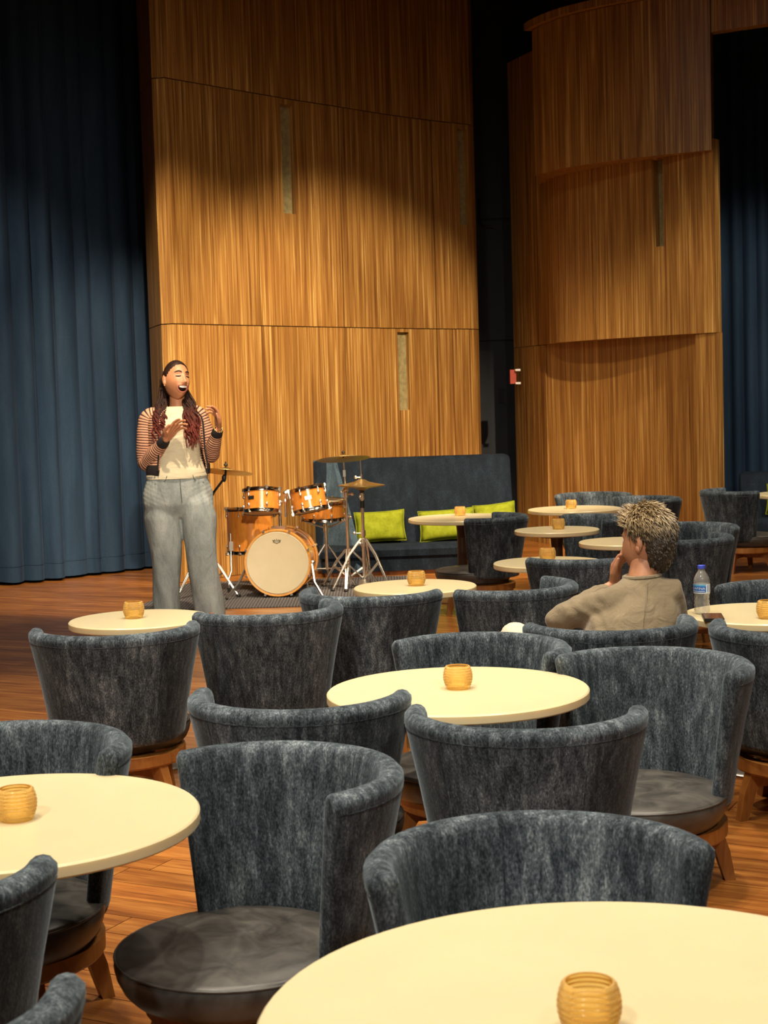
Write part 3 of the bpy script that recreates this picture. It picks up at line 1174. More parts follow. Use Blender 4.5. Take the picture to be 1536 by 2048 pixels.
# ------------------------------------------------------------------ exit sign and fittings on the dark wall
ex = empty('exit_sign', (1.325, 15.55, 1.655))
tag(ex, 'small red sign box sticking out beside the wood tower', 'sign')
MB().box((0, 0, 0), (0.06, 0.14, 0.14)).build('sign_box', M['red'], ex, False)
MB().box((0.045, -0.1, 0.065), (0.05, 0.02, 0.02)).build('bracket', M['white'], ex, False)
MB().box((0.045, -0.1, -0.065), (0.05, 0.02, 0.02)).build('bracket', M['white'], ex, False)
cd = MB()
cd.tube([(1.10, 16.53, 3.55), (1.10, 16.53, 3.32), (1.13, 16.53, 3.26), (1.24, 16.53, 3.25)], 0.010, 8)
o = cd.build('wall_hook', M['black'])
tag(o, 'black bent pipe on the dark wall between the wood walls', 'pipe')

# ------------------------------------------------------------------ drum kit


def drum(name, loc, rot, r_, depth, lugs, lab, wood_hoop=False, top_mat=None, badge=False, parent=None):
    """shell standing along local z from 0 to depth"""
    root = empty(name, loc)
    root.rotation_euler = rot
    tag(root, lab, 'drum')
    MB().lathe([(r_ - 0.006, 0.008), (r_, 0.008), (r_, depth - 0.008), (r_ - 0.006, depth - 0.008)], 40, closed=True).build('shell', M['drum_shell'], root, True, 40)
    for (z, s_) in ((0, -1), (depth, 1)):
        if wood_hoop:
            pr = [(r_ + 0.002, z - s_ * 0.030), (r_ + 0.016, z - s_ * 0.030), (r_ + 0.018, z), (r_ + 0.014, z + s_ * 0.008), (r_ + 0.002, z + s_ * 0.006)]
            MB().lathe(pr, 48, closed=True).build('hoop', M['hoop_wood'], root, True, 40)
        else:
            pr = [(r_ + 0.001, z - s_ * 0.016), (r_ + 0.007, z - s_ * 0.018), (r_ + 0.007, z + s_ * 0.002), (r_ + 0.012, z + s_ * 0.008), (r_ + 0.002, z + s_ * 0.010)]
            MB().lathe(pr, 40, closed=True).build('hoop', M['dark_chrome'], root, True, 40)
        hd = MB().lathe([(0, z + s_ * 0.003), (r_ * 0.93, z + s_ * 0.003), (r_ * 0.97, z + s_ * 0.005), (r_ + 0.002, z), (r_ + 0.002, z - s_ * 0.006)], 48)
        hd.build('drum_head', M['drumhead'], root, True, 40)
    for k in range(lugs):
        a = 2 * PI * (k + 0.5) / lugs
        c, s2 = math.cos(a), math.sin(a)
        for (z, s_) in ((0, 1), (depth, -1)):
            lm = MB()
            zl = z + s_ * min(0.055, depth * 0.28)
            lm.ball((c * (r_ + 0.008), s2 * (r_ + 0.008), zl), (0.009, 0.009, 0.017), 8, 6)
            lm.cyl((c * (r_ + 0.011), s2 * (r_ + 0.011), zl), (c * (r_ + 0.011), s2 * (r_ + 0.011), z - s_ * 0.010), 0.0032, 6)
            rc = r_ + (0.020 if wood_hoop else 0.011)
            lm.box((c * rc, s2 * rc, z - s_ * 0.004), (0.016, 0.016, 0.022), Matrix.Rotation(a, 3, 'Z'))
            lm.build('lug', M['chrome'], root, True, 50)
    return root


BROT = Euler((R(90), 0, R(-6)))
bd = drum('bass_drum', (-0.765, 11.88, 0.268), BROT, 0.236, 0.38, 8, 'amber maple bass drum with cream front head, in front of the wood wall', True)
# crown emblem printed near the top of the front head
em = MB()
crown = [(-0.034, 0.010), (-0.022, 0.000), (-0.018, 0.014), (-0.008, 0.004), (0, 0.018), (0.008, 0.004), (0.018, 0.014), (0.022, 0.000), (0.034, 0.010), (0.026, -0.012), (0.010, -0.016), (0.0, -0.022), (-0.010, -0.016), (-0.026, -0.012)]
inner = [(x * 0.62, y * 0.62 - 0.001) for x, y in crown]
n_ = len(crown)
vs3 = [(x, y + 0.165, 0.3842) for x, y in crown] + [(x, y + 0.165, 0.3842) for x, y in inner]
em.add(vs3, [(i, (i + 1) % n_, n_ + (i + 1) % n_, n_ + i) for i in range(n_)])
em.box((0, 0.164, 0.3842), (0.030, 0.004, 0.0004))
em.build('printed_emblem', M['ink'], bd, False)
# spurs
for sx, fx, fz in ((-1, -0.375, -0.262), (1, 0.345, -0.262)):
    sp_ = MB()
    sp_.tube([(sx * 0.245, -0.02, 0.30), (fx * 0.80, -0.15, 0.39), (fx, fz + 0.02, 0.47)], [0.011, 0.010, 0.009], 8)
    sp_.ball((sx * 0.25, -0.01, 0.29), 0.022, 10, 6)
    sp_.build('spur', M['chrome'], bd, True)
    MB().ball((fx, fz + 0.014, 0.47), 0.012, 8, 6).build('rubber_foot', M['black'], bd, True)
# tom post on the shell
th = MB()
th.box((0.0, 0.250, 0.20), (0.08, 0.03, 0.08))
th.cyl((0.0, 0.25, 0.20), (0.0, 0.44, 0.20), 0.013)
th.ball((0.0, 0.44, 0.20), 0.026, 10, 8)
for sx in (-1, 1):
    th.cyl((sx * 0.045, 0.33, 0.20), (sx * 0.045, 0.52, 0.20), 0.010)
    th.ball((sx * 0.045, 0.45, 0.20), 0.022, 10, 8)
    th.ball((sx * 0.05, 0.51, 0.20), 0.024, 10, 8)
    th.cyl((sx * 0.045, 0.52, 0.20), (sx * 0.15, 0.50, 0.20), 0.009)
    th.box((sx * 0.085, 0.50, 0.21), (0.03, 0.06, 0.04))
th.build('tom_holder', M['chrome'], bd, True, 45)


def badge_plate(root, a, r_, z, mat_a, mat_b):
    o_ = MB()
    rot = Matrix.Rotation(a, 3, 'Z')
    c = rot @ Vector((r_ + 0.0015, 0, z))
    o_.box(c, (0.003, 0.050, 0.026), rot)
    bp = o_.build('badge', mat_a, root, False)
    for k in (-0.012, 0.0, 0.012):
        q = rot @ Vector((r_ + 0.0035, k, z))
        MB().box(q, (0.002, 0.005, 0.022), rot).build('badge_stripe', mat_b, bp, False)


t1 = drum('rack_tom', (-0.915, 11.60, 0.642), (R(-11), R(4), R(20)), 0.131, 0.17, 6, 'left amber rack tom mounted above the bass drum')
badge_plate(t1, R(-142), 0.131, 0.10, M['black'], M['black'])
t2 = drum('rack_tom', (-0.548, 11.62, 0.644), (R(-12), R(-3), R(40)), 0.128, 0.17, 6, 'right amber rack tom with silver badge, above the bass drum')
badge_plate(t2, R(-128), 0.128, 0.09, M['steel'], M['chrome'])
ft = drum('floor_tom', (-1.045, 12.05, 0.30), (R(-3), 0, 0), 0.185, 0.345, 8, 'large amber floor tom standing behind the bass drum beside the singer')
for a in (-135, -40, 90):
    c, s_ = math.cos(R(a)), math.sin(R(a))
    lg = MB()
    lg.tube([(c * 0.205, s_ * 0.205, 0.16), (c * 0.205, s_ * 0.205, -0.13), (c * 0.235, s_ * 0.235, -0.19), (c * 0.235, s_ * 0.235, -0.283)], 0.007, 8)
    lg.box((c * 0.197, s_ * 0.197, 0.06), (0.03, 0.03, 0.07))
    l_ = lg.build('leg', M['chrome'], ft, True, 45)
    MB().cyl((c * 0.235, s_ * 0.235, -0.291), (c * 0.235, s_ * 0.235, -0.262), 0.012, 8).build('rubber_foot', M['black'], l_, True)
sn = drum('snare_drum', (-0.475, 12.12, 0.548), (R(4), 0, 0), 0.172, 0.135, 8, 'amber snare drum on its stand, half hidden behind the right rack tom')
ss = empty('snare_stand', (-0.46, 12.12, 0))
tag(ss, 'chrome snare stand under the snare drum', 'drum stand')
MB().cyl((0, 0, 0.14), (0, 0, 0.47), 0.012).cyl((0, 0, 0.44), (0, 0, 0.50), 0.018).build('post', M['chrome'], ss, True)
for a in (-150, -30, 90):
    c, s_ = math.cos(R(a)), math.sin(R(a))
    MB().tube([(0, 0, 0.47), (c * 0.10, s_ * 0.10, 0.50), (c * 0.178, s_ * 0.178, 0.535), (c * 0.190, s_ * 0.190, 0.565)], 0.007, 8).build('basket_arm', M['chrome'], ss, True)
    l_ = MB().tube([(c * 0.015, s_ * 0.015, 0.34), (c * 0.12, s_ * 0.12, 0.20), (c * 0.26, s_ * 0.26, 0.022)], 0.008, 8).tube([(c * 0.012, s_ * 0.012, 0.15), (c * 0.15, s_ * 0.15, 0.16)], 0.006, 6).build('leg', M['chrome'], ss, True)
    MB().ball((c * 0.26, s_ * 0.26, 0.021), (0.014, 0.014, 0.011), 8, 6).build('rubber_foot', M['black'], l_, True)


def cymbal_prof(r_, bell=0.045, rise=0.016):
    up_ = [(0.005, rise + 0.020), (bell * 0.5, rise + 0.018), (bell, rise + 0.004), (bell * 1.15, rise), (r_ * 0.6, rise * 0.55), (r_, 0.0)]
    dn = [(q, z - 0.0022) for q, z in up_[::-1]]
    return up_ + dn


def tripod(root, spread, hub, collar, ph, base=0.018, r_=0.010):
    """three double-braced folding legs"""
    for k in range(3):
        a = R(ph + 120 * k)
        c, s_ = math.cos(a), math.sin(a)
        l_ = MB()
        t = Vector((-s_, c, 0)) * 0.010
        for sg in (-1, 1):
            l_.tube([Vector((c * 0.02, s_ * 0.02, collar)) + t * sg, Vector((c * spread * 0.45, s_ * spread * 0.45, collar * 0.70)) + t * sg, Vector((c * spread, s_ * spread, base)) + t * sg * 0.3], 0.0065, 6)
            l_.tube([Vector((c * 0.018, s_ * 0.018, hub)) + t * sg, Vector((c * spread * 0.55, s_ * spread * 0.55, collar * 0.55)) + t * sg], 0.005, 6)
        lo = l_.build('leg', M['chrome'], root, True)
        MB().ball((c * spread, s_ * spread, base), (0.018, 0.018, 0.0155), 8, 6).build('rubber_foot', M['black'], lo, True)


def clamp(mb, c, r_=0.017, wing=(0.04, 0.0)):
    c = Vector(c)
    mb.cyl(c - Vector((0, 0, 0.022)), c + Vector((0, 0, 0.022)), r_, 12)
    mb.cyl(c, c + Vector((wing[0], wing[1], 0.002)), 0.006, 8)
    mb.ball(c + Vector((wing[0] * 1.25, wing[1] * 1.25, 0.003)), (0.013, 0.008, 0.013), 8, 6)


# right cymbal stand (straight)
cs = empty('cymbal_stand', (-0.285, 11.98, 0))
tag(cs, 'tall chrome cymbal stand with bronze cymbal in front of the couch', 'cymbal stand')
pb = MB()
pb.cyl((0, 0, 0.06), (-0.002, 0, 0.56), 0.013)
pb.cyl((-0.002, 0, 0.5), (-0.006, 0, 0.75), 0.010)
pb.cyl((-0.006, 0, 0.72), (-0.014, 0, 0.985), 0.006)
clamp(pb, (-0.002, 0, 0.56), 0.018, (0.02, -0.01))
clamp(pb, (-0.006, 0, 0.735), 0.020, (0.04, -0.01))
pb.ball((-0.006, 0, 0.775), (0.024, 0.02, 0.024), 10, 6)
pb.cyl((-0.008, 0, 0.775), (-0.04, -0.03, 0.76), 0.006)
pb.build('post', M['chrome'], cs, True)
MB().box((-0.013, -0.005, 0.90), (0.020, 0.018, 0.05)).build('wing_sleeve', M['steel'], cs, False)
crot = (Matrix.Rotation(R(-2.5), 3, 'Y') @ Matrix.Rotation(R(-9.0), 3, 'X'))
cy = MB().lathe(cymbal_prof(0.205), 48, (-0.016, 0, 1.012), True, axis=crot)
cyo = cy.build('cymbal', M['cymbal'], cs, True, 30)
MB().cyl((-0.017, 0, 1.02), (-0.018, 0, 1.075), 0.006).ball((-0.018, 0, 1.062), (0.014, 0.014, 0.010), 8, 6).build('wing_nut', M['black'], cs, True)
tripod(cs, 0.25, 0.10, 0.31, -95)

# hi-hat stand
hh = empty('hi_hat_stand', (-0.165, 11.88, 0))
tag(hh, 'chrome hi-hat stand with a closed pair of bronze cymbals', 'hi-hat')
pb = MB()
pb.cyl((0, 0, 0.06), (0, 0, 0.62), 0.013)
pb.cyl((0, 0, 0.58), (0, 0, 0.75), 0.011)
pb.cyl((0, 0, 0.74), (-0.004, 0, 1.0), 0.0045)
clamp(pb, (0, 0, 0.72), 0.017, (-0.01, -0.02))
clamp(pb, (0, 0, 0.44), 0.020, (-0.055, -0.01))
clamp(pb, (0, 0, 0.36), 0.018, (-0.02, -0.02))
clamp(pb, (-0.002, 0, 0.87), 0.010, (-0.035, -0.01))
pb.build('post', M['chrome'], hh, True)
MB().cyl((0, 0, 0.635), (0, 0, 0.69), 0.017).cyl((0, 0, 0.75), (0, 0, 0.785), 0.016, 12, 0.024).build('felt_cup', M['black'], hh, True)
top = MB().lathe(cymbal_prof(0.178, 0.05, 0.024), 48, (-0.001, 0, 0.812), True, axis=Matrix.Rotation(R(1.0), 3, 'Y')).build('cymbal', M['cymbal'], hh, True, 30)
MB().lathe([(q, -z) for q, z in cymbal_prof(0.178, 0.05, 0.018)], 48, (-0.001, 0, 0.806), True, axis=Matrix.Rotation(R(1.0), 3, 'Y')).build('cymbal', M['cymbal'], hh, True, 30)
tripod(hh, 0.26, 0.10, 0.40, -40)
MB().box((0, -0.16, 0.05), (0.075, 0.26, 0.010), Matrix.Rotation(R(14), 3, 'X')).build('pedal', M['steel'], hh, False)

# bass drum pedal
pd = empty('kick_pedal', (-0.665, 12.08, 0))
tag(pd, 'steel kick pedal behind the bass drum', 'drum pedal')
MB().box((0, 0.10, 0.035), (0.08, 0.28, 0.010), Matrix.Rotation(R(-8), 3, 'X')).build('foot_board', M['steel'], pd, False)
MB().cyl((-0.05, -0.05, 0.01), (-0.05, -0.05, 0.20), 0.008).cyl((0.05, -0.05, 0.01), (0.05, -0.05, 0.20), 0.008).cyl((-0.05, -0.05, 0.20), (0.05, -0.05, 0.20), 0.008).build('pedal_frame', M['chrome'], pd, True)
MB().cyl((0, -0.05, 0.20), (0, -0.07, 0.30), 0.005).ball((0, -0.075, 0.30), 0.024, 10, 6).build('beater', M['white'], pd, True)
MB().box((0, 0.08, 0.015), (0.10, 0.34, 0.008)).build('base_plate', M['black'], pd, False)

# left cymbal on a boom stand behind the singer
bs = empty('boom_cymbal_stand', (-1.37, 11.72, 0))
tag(bs, 'black boom stand with a bronze cymbal at the hip of the singer', 'cymbal stand')
pb = MB()
pb.cyl((0, 0, 0.06), (0, 0, 0.62), 0.012)
pb.tube([(0, 0, 0.60), (0.09, -0.03, 0.80), (0.185, -0.07, 0.915), (0.19, -0.075, 0.96)], 0.009, 8)
clamp(pb, (0, 0, 0.60), 0.018, (0.03, -0.02))
pb.ball((0.175, -0.068, 0.905), (0.018, 0.015, 0.03), 10, 6)
pb.build('post', M['black'], bs, True)
crot = (Matrix.Rotation(R(6.0), 3, 'Y') @ Matrix.Rotation(R(-9.0), 3, 'X'))
MB().lathe(cymbal_prof(0.205), 48, (0.19, -0.075, 0.952), True, axis=crot).build('cymbal', M['cymbal'], bs, True, 30)
MB().cyl((0.19, -0.075, 0.96), (0.192, -0.077, 1.03), 0.006).ball((0.191, -0.076, 1.005), (0.015, 0.015, 0.012), 8, 6).build('wing_nut', M['black'], bs, True)
tripod(bs, 0.27, 0.12, 0.34, -20)

# ------------------------------------------------------------------ bottle and phone
bt = empty('water_bottle', (1.115 * KT, 5.445 * KT, TT))
bt.scale = (KT, KT, 0.885 * KT)
tag(bt, 'clear plastic water bottle with blue cap on the right-hand table', 'bottle')
m, nt, b = new_mat('clear_plastic')
setp(b, rough=0.05, ior=1.33, trans=0.0)
b.inputs['Base Color'].default_value = (0.75, 0.75, 0.72, 1)
tr = nt.nodes.new('ShaderNodeBsdfTransparent')
tr.inputs[0].default_value = (0.93, 0.93, 0.91, 1)
lw = nt.nodes.new('ShaderNodeLayerWeight')
lw.inputs[0].default_value = 0.35
gl = nt.nodes.new('ShaderNodeBsdfGlossy')
gl.inputs['Roughness'].default_value = 0.08
wv_n = noise_node(nt, coords(nt, (60, 60, 90)), 1, 2)
bn = nt.nodes.new('ShaderNodeBump')
bn.inputs['Strength'].default_value = 0.4
nt.links.new(wv_n, bn.inputs['Height'])
nt.links.new(bn.outputs[0], gl.inputs['Normal'])
mx = nt.nodes.new('ShaderNodeMixShader')
nt.links.new(math_node(nt, 'ADD', math_node(nt, 'MULTIPLY', lw.outputs['Facing'], 0.55), 0.10), mx.inputs[0])
nt.links.new(tr.outputs[0], mx.inputs[1])
nt.links.new(gl.outputs[0], mx.inputs[2])
mx2 = nt.nodes.new('ShaderNodeMixShader')
mx2.inputs[0].default_value = 0.16
nt.links.new(mx.outputs[0], mx2.inputs[1])
nt.links.new(b.outputs[0], mx2.inputs[2])
nt.links.new(mx2.outputs[0], nt.nodes['Material Output'].inputs[0])
M['clear'] = m
M['cap_blue'] = plain('cap_blue', (0.05, 0.08, 0.55), 0.35)
M['label_white'] = plain('label_white', (0.72, 0.76, 0.80), 0.4, var=0.04)
M['label_blue'] = plain('label_blue', (0.01, 0.13, 0.50), 0.4)
M['label_light'] = plain('label_light_blue', (0.10, 0.38, 0.65), 0.4)
bp_ = [(0, 0.001), (0.022, 0.001), (0.026, 0.006), (0.0275, 0.018), (0.0265, 0.030), (0.0285, 0.036), (0.0255, 0.045), (0.028, 0.052), (0.0248, 0.061), (0.0272, 0.068), (0.0255, 0.076), (0.0283, 0.082), (0.0287, 0.125), (0.0285, 0.133), (0.026, 0.146), (0.019, 0.162), (0.0135, 0.171), (0.0122, 0.176), (0.0122, 0.186)]
MB().lathe(bp_, 32).build('body', M['clear'], bt, True, 60)
MB().lathe([(0, 0.183), (0.0138, 0.183), (0.0138, 0.1945), (0.0125, 0.196), (0, 0.196)], 24).build('cap', M['cap_blue'], bt, True, 40)
lb = MB().lathe([(0.0290, 0.085), (0.0292, 0.104), (0.0290, 0.122)], 40).build('paper_label', M['label_white'], bt, True, 60)
band = R(-90)
MB().lathe([(0.0294, 0.090), (0.0294, 0.119)], 20, a0=R(-200), a1=R(-72)).build('label_print', M['label_blue'], lb, True, 60)
MB().lathe([(0.0296, 0.114), (0.0296, 0.121)], 20, a0=R(-200), a1=R(-72)).build('label_print', M['label_light'], lb, True, 60)
MB().lathe([(0.0297, 0.0935), (0.0297, 0.0960)], 20, a0=R(-200), a1=R(-80)).build('label_print', M['label_white'], lb, True, 60)
for (a, z0_, z1_) in ((-60, 0.090, 0.118), (-45, 0.090, 0.118)):
    MB().lathe([(0.0294, z0_), (0.0294, z1_)], 4, a0=R(a), a1=R(a + 5)).build('label_print', M['label_blue'], lb, True, 60)


def wrapped_text(txt, size, r_, a_end, z, mat_, parent, name):
    cu = bpy.data.curves.new('txt', 'FONT')
    cu.body = txt
    cu.size = size
    cu.resolution_u = 3
    o_ = bpy.data.objects.new('txt', cu)
    COL.objects.link(o_)
    bpy.context.view_layer.update()
    me_ = bpy.data.meshes.new_from_object(o_.evaluated_get(bpy.context.evaluated_depsgraph_get()))
    bpy.data.objects.remove(o_, do_unlink=True)
    wmax = max(v_.co.x for v_ in me_.vertices)
    for v_ in me_.vertices:
        a = a_end - (wmax - v_.co.x) / r_
        v_.co = (r_ * math.cos(a), r_ * math.sin(a), z + v_.co.y)
    me_.materials.clear()
    me_.materials.append(mat_)
    return link(name, me_, parent)


wrapped_text('AQUAFINA', 0.0145, 0.0299, R(-78), 0.1005, M['label_white'], lb, 'label_text')

ph = empty('smartphone', (1.126 * KT, 5.318 * KT, TT), R(-8))
ph.scale = (KT, KT, KT)
tag(ph, 'dark phone in a case lying on the right-hand table next to the bottle', 'phone')
MB().box((0, 0, 0.005), (0.068, 0.140, 0.009)).build('case', M['black'], ph, False)
M['screen'] = plain('phone_glass', (0.10, 0.05, 0.04), 0.06, var=0.2)
MB().box((0, 0, 0.010), (0.062, 0.134, 0.0012)).build('screen', M['screen'], ph, False)

# ------------------------------------------------------------------ people


def skin_mat(name, lo, hi):
    m, nt, b = new_mat(name)
    f = noise_node(nt, coords(nt, (25, 25, 25)), 1, 3)
    r_ = ramp_node(nt, [(0.3, lo), (0.7, hi)])
    nt.links.new(f, r_.inputs[0])
    nt.links.new(r_.outputs[0], b.inputs['Base Color'])
    setp(b, rough=0.5, sss=0.08, sss_r=(0.3, 0.12, 0.06), sss_s=0.03)
    return m


M['skin'] = skin_mat('skin', (0.44, 0.185, 0.088), (0.51, 0.225, 0.112))
M['skin_m'] = skin_mat('skin_tan', (0.46, 0.20, 0.105), (0.55, 0.26, 0.14))
M['lip'] = plain('lips', (0.50, 0.14, 0.12), 0.4)
M['mouth'] = plain('mouth_inside', (0.045, 0.012, 0.010), 0.6)
M['teeth'] = plain('teeth', (0.85, 0.80, 0.70), 0.3, var=0.02)
M['brow'] = plain('brow_hair', (0.022, 0.009, 0.006), 0.8)
M['gold'] = plain('gold', (0.9, 0.65, 0.3), 0.25, 1.0)


def head(mb, c, rot, k=1.0, mouth=True, jaw=1.0):
    """sculpted head; local front is -y.  Returns nothing, adds to mb (0 skin, 1 lips, 2 mouth)"""
    nu, nv = 88, 72
    ids = []
    V, F, MI = [], [], []
    LOC = []

    def g(x, s):
        return math.exp(-(x / s) ** 2)
    for j in range(nv + 1):
        t = PI * j / nv
        for i in range(nu):
            a = 2 * PI * i / nu
            sx, sy, sz = math.sin(t) * math.sin(a), -math.sin(t) * math.cos(a), math.cos(t)
            X, Y, Z = 0.074 * sx, 0.094 * sy, 0.116 * sz
            if sz < 0:
                q = -sz
                X *= 1 - 0.26 * q ** 1.6
                Y *= 1 - 0.10 * q ** 2
                Y -= 0.012 * q
            if sy > 0:
                X *= 1 + 0.04 * sy
            front = smoothstep(0.15, 0.55, -sy)
            d = 0.0
            ax = abs(X)
            d += 0.021 * g(X, 0.0105) * g(Z + 0.030, 0.014)
            d += 0.012 * g(X, 0.0085) * g(Z + 0.006, 0.026)
            d += 0.007 * g(ax - 0.011, 0.007) * g(Z + 0.034, 0.008)
            d -= 0.009 * g(ax - 0.031, 0.015) * g(Z - 0.014, 0.011)
            d += 0.005 * g(ax - 0.031, 0.011) * g(Z - 0.010, 0.008)
            d += 0.0045 * g(ax - 0.030, 0.022) * g(Z - 0.034, 0.009)
            d += 0.006 * g(ax - 0.044, 0.018) * g(Z + 0.028, 0.022)
            d += 0.010 * g(X, 0.022) * g(Z + 0.106, 0.016)
            mi = 0
            if mouth:
                ex, ez = X / 0.031, (Z + 0.066 - 9.0 * X * X) / 0.0165
                e = math.sqrt(ex * ex + ez * ez)
                d += 0.004 * math.exp(-((e - 1.15) / 0.22) ** 2)
                d -= 0.026 * (1 - smoothstep(0.75, 1.0, e))
                if front > 0.5:
                    if e < 0.93:
                        mi = 2
                    elif e < 1.22:
                        mi = 1
            else:
                d += 0.005 * g(X, 0.022) * g(Z + 0.068, 0.008)
                d -= 0.003 * g(X, 0.024) * g(Z + 0.064, 0.003)
            Y -= d * front
            LOC.append((X, Y, Z))
            V.append(Vector(c) + rot @ (Vector((X, Y, Z)) * k))
            MI.append(mi)
    for j in range(nv):
        for i in range(nu):
            i2 = (i + 1) % nu
            F.append((j * nu + i, (j + 1) * nu + i, (j + 1) * nu + i2, j * nu + i2))
    b0 = len(mb.v)
    mb.v += [tuple(p) for p in V]
    for f in F:
        mb.f.append(tuple(q + b0 for q in f))
        mm = [MI[q] for q in f]
        mb.m.append(max(set(mm), key=mm.count))
    # ears
    for sx in (-1, 1):
        for (dx, dy, dz, r_) in ((0.074, 0.010, 0.002, (0.010, 0.017, 0.029)), (0.076, 0.006, -0.018, (0.009, 0.011, 0.016))):
            mb.ball(Vector(c) + rot @ (Vector((sx * dx, dy, dz)) * k), tuple(q * k for q in r_), 12, 8, 0, rot @ Matrix.Rotation(R(-18 * sx), 3, 'Z'))
    return [q for q in LOC if q[1] < -0.02]


def hand(mb, wrist, d, n, side, curls, spread=0.10, thumb_out=0.7, k=1.0):
    """palm and five separate bent fingers; d points to the fingers, n out of the palm,
    side gives where the thumb leaves"""
    W = Vector(wrist)
    d = Vector(d).normalized()
    n = Vector(n)
    n = (n - d * n.dot(d)).normalized()
    s = d.cross(n).normalized() * side
    for i in range(4):
        off = (1.5 - i) * 0.0175 * k
        kn = W + d * (0.082 - 0.006 * abs(i - 1.2)) * k + s * off * 1.05
        mb.capsule([W + s * off * 0.55 + d * 0.005 * k, W + d * 0.045 * k + s * off * 0.9, kn], [0.0125 * k, 0.0125 * k, 0.0108 * k], 10)
        ln = [0.043, 0.048, 0.045, 0.035][i] * k
        dirv = (d + s * (1.5 - i) * spread).normalized()
        ax = dirv.cross(n).normalized()
        p = kn
        P, Q = [kn - dirv * 0.012 * k, kn], [0.0098 * k, 0.0098 * k]
        ang = 0
        for j, f_ in enumerate((1.0, 0.62, 0.5)):
            ang += curls[i] * (0.8, 1.0, 0.7)[j]
            v = Matrix.Rotation(ang, 3, ax) @ dirv
            p = p + v * ln * f_
            P.append(p)
            Q.append((0.0088, 0.0080, 0.0068)[j] * k)
        mb.capsule(P, Q, 10)
    t0 = W + d * 0.022 * k + s * 0.020 * k
    t1 = t0 + (d * 0.55 + s * thumb_out + n * 0.25).normalized() * 0.042 * k
    t2 = t1 + (d * 0.85 + s * thumb_out * 0.45 + n * 0.30).normalized() * 0.033 * k
    t3 = t2 + (d * 1.0 + s * 0.05 + n * 0.35).normalized() * 0.024 * k
    mb.capsule([t0, t1, t2, t3], [0.0145 * k, 0.0115 * k, 0.0095 * k, 0.0075 * k], 10)


def ell(c, rx, ry, n=28, rz=0.0, e=2.0, tilt=None):
    out = []
    for i in range(n):
        a = 2 * PI * i / n
        ca, sa = math.cos(a), math.sin(a)
        x = rx * math.copysign(abs(ca) ** (2 / e), ca)
        y = ry * math.copysign(abs(sa) ** (2 / e), sa)
        q = Matrix.Rotation(rz, 3, 'Z') @ Vector((x, y, 0))
        if tilt is not None:
            q = tilt @ q
        out.append(Vector(c) + q)
    return out


def absorb(mb, me, mi=0):
    mb.add([v_.co[:] for v_ in me.vertices], [tuple(p.vertices) for p in me.polygons], mi)


def set_float(me, name, vals):
    at = me.attributes.new(name, 'FLOAT', 'POINT')
    at.data.foreach_set('value', vals)


def tube_attr(pts, rads, seg=20, sub=6, wrinkle=0.0, seed=0):
    """smooth sleeve: returns MB and the arc length of each vertex"""
    P = catmull(pts, sub)
    n0 = len(pts)
    Rr = []
    for i in range(n0 - 1):
        for k in range(sub):
            t = k / sub
            t = t * t * (3 - 2 * t)
            Rr.append(rads[i] * (1 - t) + rads[i + 1] * t)
    Rr.append(rads[-1])
    S = [0]
    for a, b_ in zip(P, P[1:]):
        S.append(S[-1] + (b_ - a).length)
    if wrinkle:
        Rr = [r_ * (1 + wrinkle * math.sin(s_ * 90 + seed) * (0.5 + 0.5 * math.sin(s_ * 23 + seed))) for r_, s_ in zip(Rr, S)]
    mb = MB().tube(P, Rr, seg)
    at = [s_ for s_ in S for _ in range(seg)]
    return mb, at


# ---- singer
WX, WY = -1.38, 10.40
M['denim'] = None
m, nt, b = new_mat('light_denim')
v1 = coords(nt, (7, 7, 3))
f1 = noise_node(nt, v1, 1, 4, 0.6, 0.6)
f2 = noise_node(nt, coords(nt, (220, 220, 90)), 1, 2)
f = math_node(nt, 'ADD', math_node(nt, 'MULTIPLY', f1, 0.75), math_node(nt, 'MULTIPLY', f2, 0.25))
r_ = ramp_node(nt, [(0.32, (0.16, 0.185, 0.185)), (0.5, (0.27, 0.30, 0.295)), (0.68, (0.42, 0.44, 0.42))])
nt.links.new(f, r_.inputs[0])
nt.links.new(r_.outputs[0], b.inputs['Base Color'])
setp(b, rough=0.85)
bump(nt, b, noise_node(nt, coords(nt, (16, 16, 5)), 1, 3, 0.6, 1.2), 0.5, 0.02)
M['denim'] = m
m, nt, b = new_mat('striped_knit')
at = nt.nodes.new('ShaderNodeAttribute')
at.attribute_name = 'stripe'
ph_ = math_node(nt, 'FRACT', math_node(nt, 'MULTIPLY', at.outputs['Fac'], 1 / 0.0165))
gt = math_node(nt, 'GREATER_THAN', ph_, 0.62)
nz = noise_node(nt, coords(nt, (120, 120, 120)), 1, 2)
rp = ramp_node(nt, [(0.3, (0.50, 0.245, 0.145)), (0.7, (0.64, 0.34, 0.21))])
nt.links.new(nz, rp.inputs[0])
nt.links.new(mixcol(nt, gt, rp.outputs[0], (0.050, 0.014, 0.012)), b.inputs['Base Color'])
setp(b, rough=0.9)
sn_ = math_node(nt, 'SINE', math_node(nt, 'MULTIPLY', at.outputs['Fac'], 2 * PI / 0.0165))
bump(nt, b, sn_, 0.35, 0.004)
M['knit'] = m
M['black_knit'] = plain('black_rib_knit', (0.012, 0.008, 0.009), 0.9, scale=120)
m, nt, b = new_mat('cream_jersey')
f = noise_node(nt, coords(nt, (8, 8, 22)), 1, 3, 0.5, 0.8)
r_ = ramp_node(nt, [(0.3, (0.50, 0.43, 0.29)), (0.7, (0.58, 0.51, 0.36))])
nt.links.new(f, r_.inputs[0])
nt.links.new(r_.outputs[0], b.inputs['Base Color'])
setp(b, rough=0.8)
bump(nt, b, f, 0.45, 0.015)
M['cream'] = m
m, nt, b = new_mat('dark_auburn_hair')
